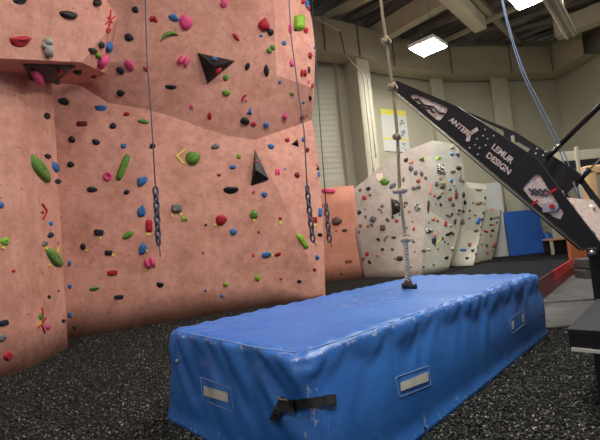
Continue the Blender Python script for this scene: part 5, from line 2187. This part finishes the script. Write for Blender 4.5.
# red edged black mat
n0, n1 = atZ(530, 311), atZ(573.5, 274.5)
d = (n1 - n0).normalized()
sd = V((-d.y, d.x, 0))
root = empty('red_edged_mat', (n0 + n1) / 2 + sd * 1.2, 'long black topped mat with bright red edges behind the blue mat', 'mat')
hh = 0.42
L_ = (n1 - n0).length
c_ = (n0 + n1) / 2 + sd * 1.15
mb = MB()
mb.box(V((c_.x, c_.y, hh / 2)), d * L_ / 2, sd * 1.15, V((0, 0, hh / 2)))
mb.build('mat_body', BLACKV, root, bevel=.02)
half = .45
e0 = n0 - sd * .012
mb = MB()
mb.box(V((e0.x, e0.y, hh / 2 + .01)) + d * L_ * half / 2, d * L_ * half / 2, sd * .012, V((0, 0, hh / 2 - .01)))
mb.build('edge_panel', DKRED, root)
mb = MB()
mb.box(V((e0.x, e0.y, hh * .72 + .01)) + d * (L_ * half + L_ * (1 - half) / 2), d * L_ * (1 - half) / 2, sd * .014, V((0, 0, hh * .26)))
mb.build('edge_panel', REDM, root)
mb = MB()
mb.box(V((e0.x, e0.y, hh * .22 + .01)) + d * (L_ * half + L_ * (1 - half) / 2), d * L_ * (1 - half) / 2, sd * .012, V((0, 0, hh * .22)))
mb.build('edge_panel', mat('deep_red_vinyl', (0.28, 0.01, 0.02), .45), root)

# dark mat further back
slab('floor_pad', [atZ(455, 277), atZ(520, 273.5), atZ(560, 262), atZ(497, 265)], 0, .10, BLACKV, 'dark low floor pad between the boulders and the red-edged mat', 'floor pad')

# blue panel mat standing up
p0, p1 = atZ(511.5, 256.5), atZ(547.5, 252.5)
zt = atY(508, 211.5, p0.y + .25).z
bk = V((0.1, 0.45, 0))
mb = MB()
q0, q1 = V((p0.x, p0.y, zt)) + bk, V((p1.x, p1.y, zt)) + bk
mb.prism([p0, p1, q1, q0], V((0.03, .28, 0)))
tag(mb.build('blue_panel_mat', BLUEV, bevel=.04), 'flat bright blue mat standing upright against the far wall', 'mat')
# crumpled blue sack
root = None
c_ = atY(548.5, 243, 20.75)
mb = MB()
mb.ball(V((c_.x, c_.y, c_.z + .1)), .33, .75, .8, 1.35, 14, 10)
vs = []
for v in mb.v:
    p = V(v)
    k = 1 + .22 * noise.noise(p * 4.5)
    q = V((c_.x, c_.y, c_.z)) + (p - V((c_.x, c_.y, c_.z))) * k
    vs.append(tuple(q))
mb.v = vs
tag(mb.build('blue_bag', BLUEV), 'crumpled blue bag hanging at the bench edge by the upright blue mat', 'bag')

# pale tall board behind the boulders
pa, pb = atZ(484, 258), atZ(510, 256)
zt = atY(495, 183.5, 21.0).z
mb = MB()
pa = V((pa.x, 20.6, 0))
pb = V((atY(505, 220, 20.6).x, 20.6, 0))
pa.x = atY(478, 220, 20.6).x
mb.prism([pa, pb, pb + V((0, .12, 0)), pa + V((0, .12, 0))], V((0, 0, zt)))
tag(mb.build('tall_board', BLUEBOARD, bevel=.01), 'tall pale bluish white board beside the upright blue mat', 'board')
c_ = V((atY(491.5, 210, 20.55).x, 20.53, atY(491.5, 210, 20.55).z))
mb = MB()
mb.ball(c_, .14, 1.05, .5, .55)
tag(mb.build('climbing_hold', HC['salmon'], origin=c_), 'salmon hold lying at the top of the narrow leaning boulder', 'climbing hold', GROUPS['panel3'])

# wooden bench, the shaded space beneath painted as a black sheet
ba, bb = atZ(549, 258), atZ(590, 256)
Yb = 18.6
xa, xb = atY(550.5, 240, Yb), atY(580, 238, Yb)
root = empty('wooden_bench', V((xa.x, Yb, 0)), 'low wooden bench with a pinkish top beside the blue bag', 'bench')
zb = xa.z
mb = MB()
mb.box(V(((xa.x + xb.x) / 2, Yb + .3, zb)), V(((xb.x - xa.x) / 2, 0, 0)), V((0, .35, 0)), V((0, 0, .04)))
mb.build('bench_top', WOODM, root, bevel=.01)
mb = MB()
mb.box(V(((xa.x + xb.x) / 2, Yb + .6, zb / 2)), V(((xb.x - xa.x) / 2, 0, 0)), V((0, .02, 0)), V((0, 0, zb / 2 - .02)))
mb.build('shade_sheet', BLACKM, root)
for x in (xa.x + .06, xb.x - .06):
    mb = MB()
    mb.box(V((x, Yb + .05, zb / 2)), V((.05, 0, 0)), V((0, .05, 0)), V((0, 0, zb / 2 - .02)))
    mb.build('leg', CARDM, root)
# cabinets above the bench
Yc = 21.3
x0, x1 = atY(541, 225, Yc), atY(562, 225, Yc)
root = empty('wall_cabinet', V((x0.x, Yc, 0)), 'greenish grey metal cabinet behind the wooden bench', 'cabinet')
ztop = atY(545, 205, Yc).z
mb = MB()
mb.box(V(((x0.x + x1.x) / 2, Yc + .3, ztop / 2)), V(((x1.x - x0.x) / 2, 0, 0)), V((0, .3, 0)), V((0, 0, ztop / 2)))
mb.build('body', GREYCAB, root, bevel=.015)
mb = MB()
zz = atY(550, 224, Yc).z
mb.box(V(((x0.x + x1.x) / 2, Yc - .012, zz)), V(((x1.x - x0.x) / 2, 0, 0)), V((0, .012, 0)), V((0, 0, .05)))
mb.build('shelf_lip', CARDM, root)
Yc = 19.6
x0, x1 = atY(559, 230, Yc), atY(600, 230, Yc)
mb = MB()
zz = atY(565, 214, Yc).z
mb.box(V(((x0.x + x1.x) / 2, Yc + .3, zz / 2)), V(((x1.x - x0.x) / 2, 0, 0)), V((0, .25, 0)), V((0, 0, zz / 2)))
tag(mb.build('storage_crate', CARDM, bevel=.02), 'tan box standing on the floor behind the bench and orange board', 'box')

# orange board
o0, o1 = atZ(572.5, 264), atZ(588, 262)
zt = atY(575, 236, o0.y).z
mb = MB()
mb.prism([o0, o1, o1 + V((.05, .25, 0)), o0 + V((.05, .25, 0))], V((0, 0, zt)))
tag(mb.build('orange_board', ORANGEM, bevel=.015), 'orange upright board beneath the machine arm end', 'board')
# grey weight blocks
c_ = atZ(590, 279)
for k in range(2):
    mb = MB()
    z0 = .0 + k * .26
    mb.box(V((c_.x, c_.y, z0 + .13)), V((.24 - .03 * k, 0, 0)), V((0, .2, 0)), V((0, 0, .125)))
    tag(mb.build('foam_block', mat('grey_foam', (.075, .075, .08), .7) if k == 0 else bpy.data.materials['grey_foam'], bevel=.03), ['dark grey foam block on the floor beside the black post, underneath another', 'grey foam block beside the black post, top of the stack'][k], 'foam block', 'stacked grey foam blocks')

# doorway frame with speckled peach and yellow cover, behind the machine
Yf = 12.0
root = empty('speckled_frame', V((atY(590, 230, Yf).x, Yf, 0)), 'speckled peach and yellow frame standing behind the machine arms', 'frame')
ztp = atY(584, 171, Yf).z
xl = atY(584, 176, Yf).x
mb = MB()
mb.box(V((xl + .13, Yf, ztp / 2)), V((.14, 0, 0)), V((0, .15, 0)), V((0, 0, ztp / 2)))
mb.build('frame_post', PEACH, root, bevel=.05)
mb = MB()
mb.box(V((xl + 1.1, Yf, ztp)), V((1.1, 0, 0)), V((0, .15, 0)), V((0, 0, .13)))
mb.build('frame_beam', PEACH, root, bevel=.05)
mb = MB()
mb.box(V((xl + 2.1, Yf, ztp / 2)), V((.14, 0, 0)), V((0, .15, 0)), V((0, 0, ztp / 2)))
mb.build('frame_post', PEACH, root, bevel=.05)
# pale partition with a dark lintel further behind
Yp = 16.0
x0, x1 = atY(543, 160, Yp), atY(640, 160, Yp)
zt = atY(560, 152, Yp).z
zl_ = atY(570, 163, Yp).z
root = empty('partition_screen', V((x0.x, Yp, 0)), 'pale partition with a black beam behind the machine arms', 'partition')
mb = MB()
mb.box(V(((x0.x + x1.x) / 2, Yp + .3, zt - .20)), V(((x1.x - x0.x) / 2, 0, 0)), V((0, .3, 0)), V((0, 0, .20)))
mb.build('upper_panel', COLUMN, root, bevel=.02)
mb = MB()
mb.box(V(((x0.x + x1.x) / 2, Yp + .25, zl_ - .05)), V(((x1.x - x0.x) / 2, 0, 0)), V((0, .25, 0)), V((0, 0, .17)))
mb.build('dark_beam', BLACKM, root)
mb = MB()
mb.box(V((atY(578, 170, Yp).x, Yp - .05, zl_ / 2 + .3)), V((.05, 0, 0)), V((0, .05, 0)), V((0, 0, zl_ / 2 + .3)))
mb.build('post', COLUMN, root)
for k in (1.02,):
    mb = MB()
    xx = x0.x + (x1.x - x0.x) * k
    mb.box(V((xx, Yp + .3, zt / 2 - .1)), V((.08, 0, 0)), V((0, .1, 0)), V((0, 0, zt / 2 - .1)))
    mb.build('post', COLUMN, root)

# ------------------------------------------------------------------ rubber shreds
def shreds():
    import numpy as np
    rg = np.random.default_rng(5)
    n = 95000
    # denser close to the camera
    r = 2.2 + 11.0 * rg.random(n) ** 1.5
    th = rg.uniform(-0.72, 0.72, n)
    x, y = r * np.sin(th), r * np.cos(th)
    # keep off the climbing walls and out of the mat's middle
    lx = (x - MN.x) * DL.x + (y - MN.y) * DL.y
    lw = (x - MN.x) * DWV.x + (y - MN.y) * DWV.y
    keep = ~((lx > .1) & (lx < ML - .1) & (lw > .1) & (lw < MW - .1))
    keep &= ~((x < -4.45) & (y < 8.2)) & (y < np.vectorize(fy)(x) - 0.03)
    x, y = x[keep], y[keep]
    n = len(x)
    ln = rg.uniform(.008, .024, n)
    wd_ = rg.uniform(.0025, .0055, n)
    a = rg.uniform(0, 6.283, n)
    tilt = rg.uniform(-.5, .5, n)
    z = rg.uniform(.004, .022, n)
    dx, dy = np.cos(a), np.sin(a)
    sx, sy = -dy, dx
    P = np.zeros((n, 4, 3))
    for k, (u, v) in enumerate(((-1, -1), (1, -1), (1, 1), (-1, 1))):
        P[:, k, 0] = x + dx * ln * u * .5 + sx * wd_ * v
        P[:, k, 1] = y + dy * ln * u * .5 + sy * wd_ * v
        P[:, k, 2] = z + tilt * ln * u * .5 + wd_ * v * .6
    # a thin tetra-like wedge: fourth corner lifted so that each shred has body
    Q = P.copy()
    Q[:, :, 2] -= .006
    verts = np.concatenate([P, Q], 1).reshape(-1, 3)
    base = (np.arange(n) * 8)[:, None, None]
    fa = np.array([[0, 1, 2, 3], [7, 6, 5, 4], [0, 4, 5, 1], [1, 5, 6, 2], [2, 6, 7, 3], [3, 7, 4, 0]])[None]
    faces = (base + fa).reshape(-1, 4)
    me = bpy.data.meshes.new('rubber_mulch')
    me.vertices.add(len(verts))
    me.vertices.foreach_set('co', verts.ravel())
    me.loops.add(len(faces) * 4)
    me.loops.foreach_set('vertex_index', faces.ravel().astype('int32'))
    me.polygons.add(len(faces))
    me.polygons.foreach_set('loop_start', (np.arange(len(faces)) * 4).astype('int32'))
    me.update(calc_edges=True)
    at = me.attributes.new('tone', 'FLOAT', 'FACE')
    at.data.foreach_set('value', np.repeat(rg.random(n), 6).astype('float32'))
    me.materials.append(chip_mat())
    o = bpy.data.objects.new('rubber_mulch', me)
    COL.objects.link(o)
    tag(o, 'loose black shredded rubber covering the floor around the mat', 'rubber mulch', kind='stuff')


shreds()

# ------------------------------------------------------------------ light and colour
w = bpy.data.worlds.new('world')
SC.world = w
w.use_nodes = True
bg = w.node_tree.nodes['Background']
bg.inputs[0].default_value = (1.0, 0.96, 0.90, 1)
bg.inputs[1].default_value = 0.24
SC.view_settings.view_transform = 'Standard'
SC.view_settings.look = 'None'
SC.view_settings.gamma = 1.0
SC.view_settings.use_curve_mapping = False
SC.view_settings.exposure = 0.0
SC.cycles.use_denoising = True
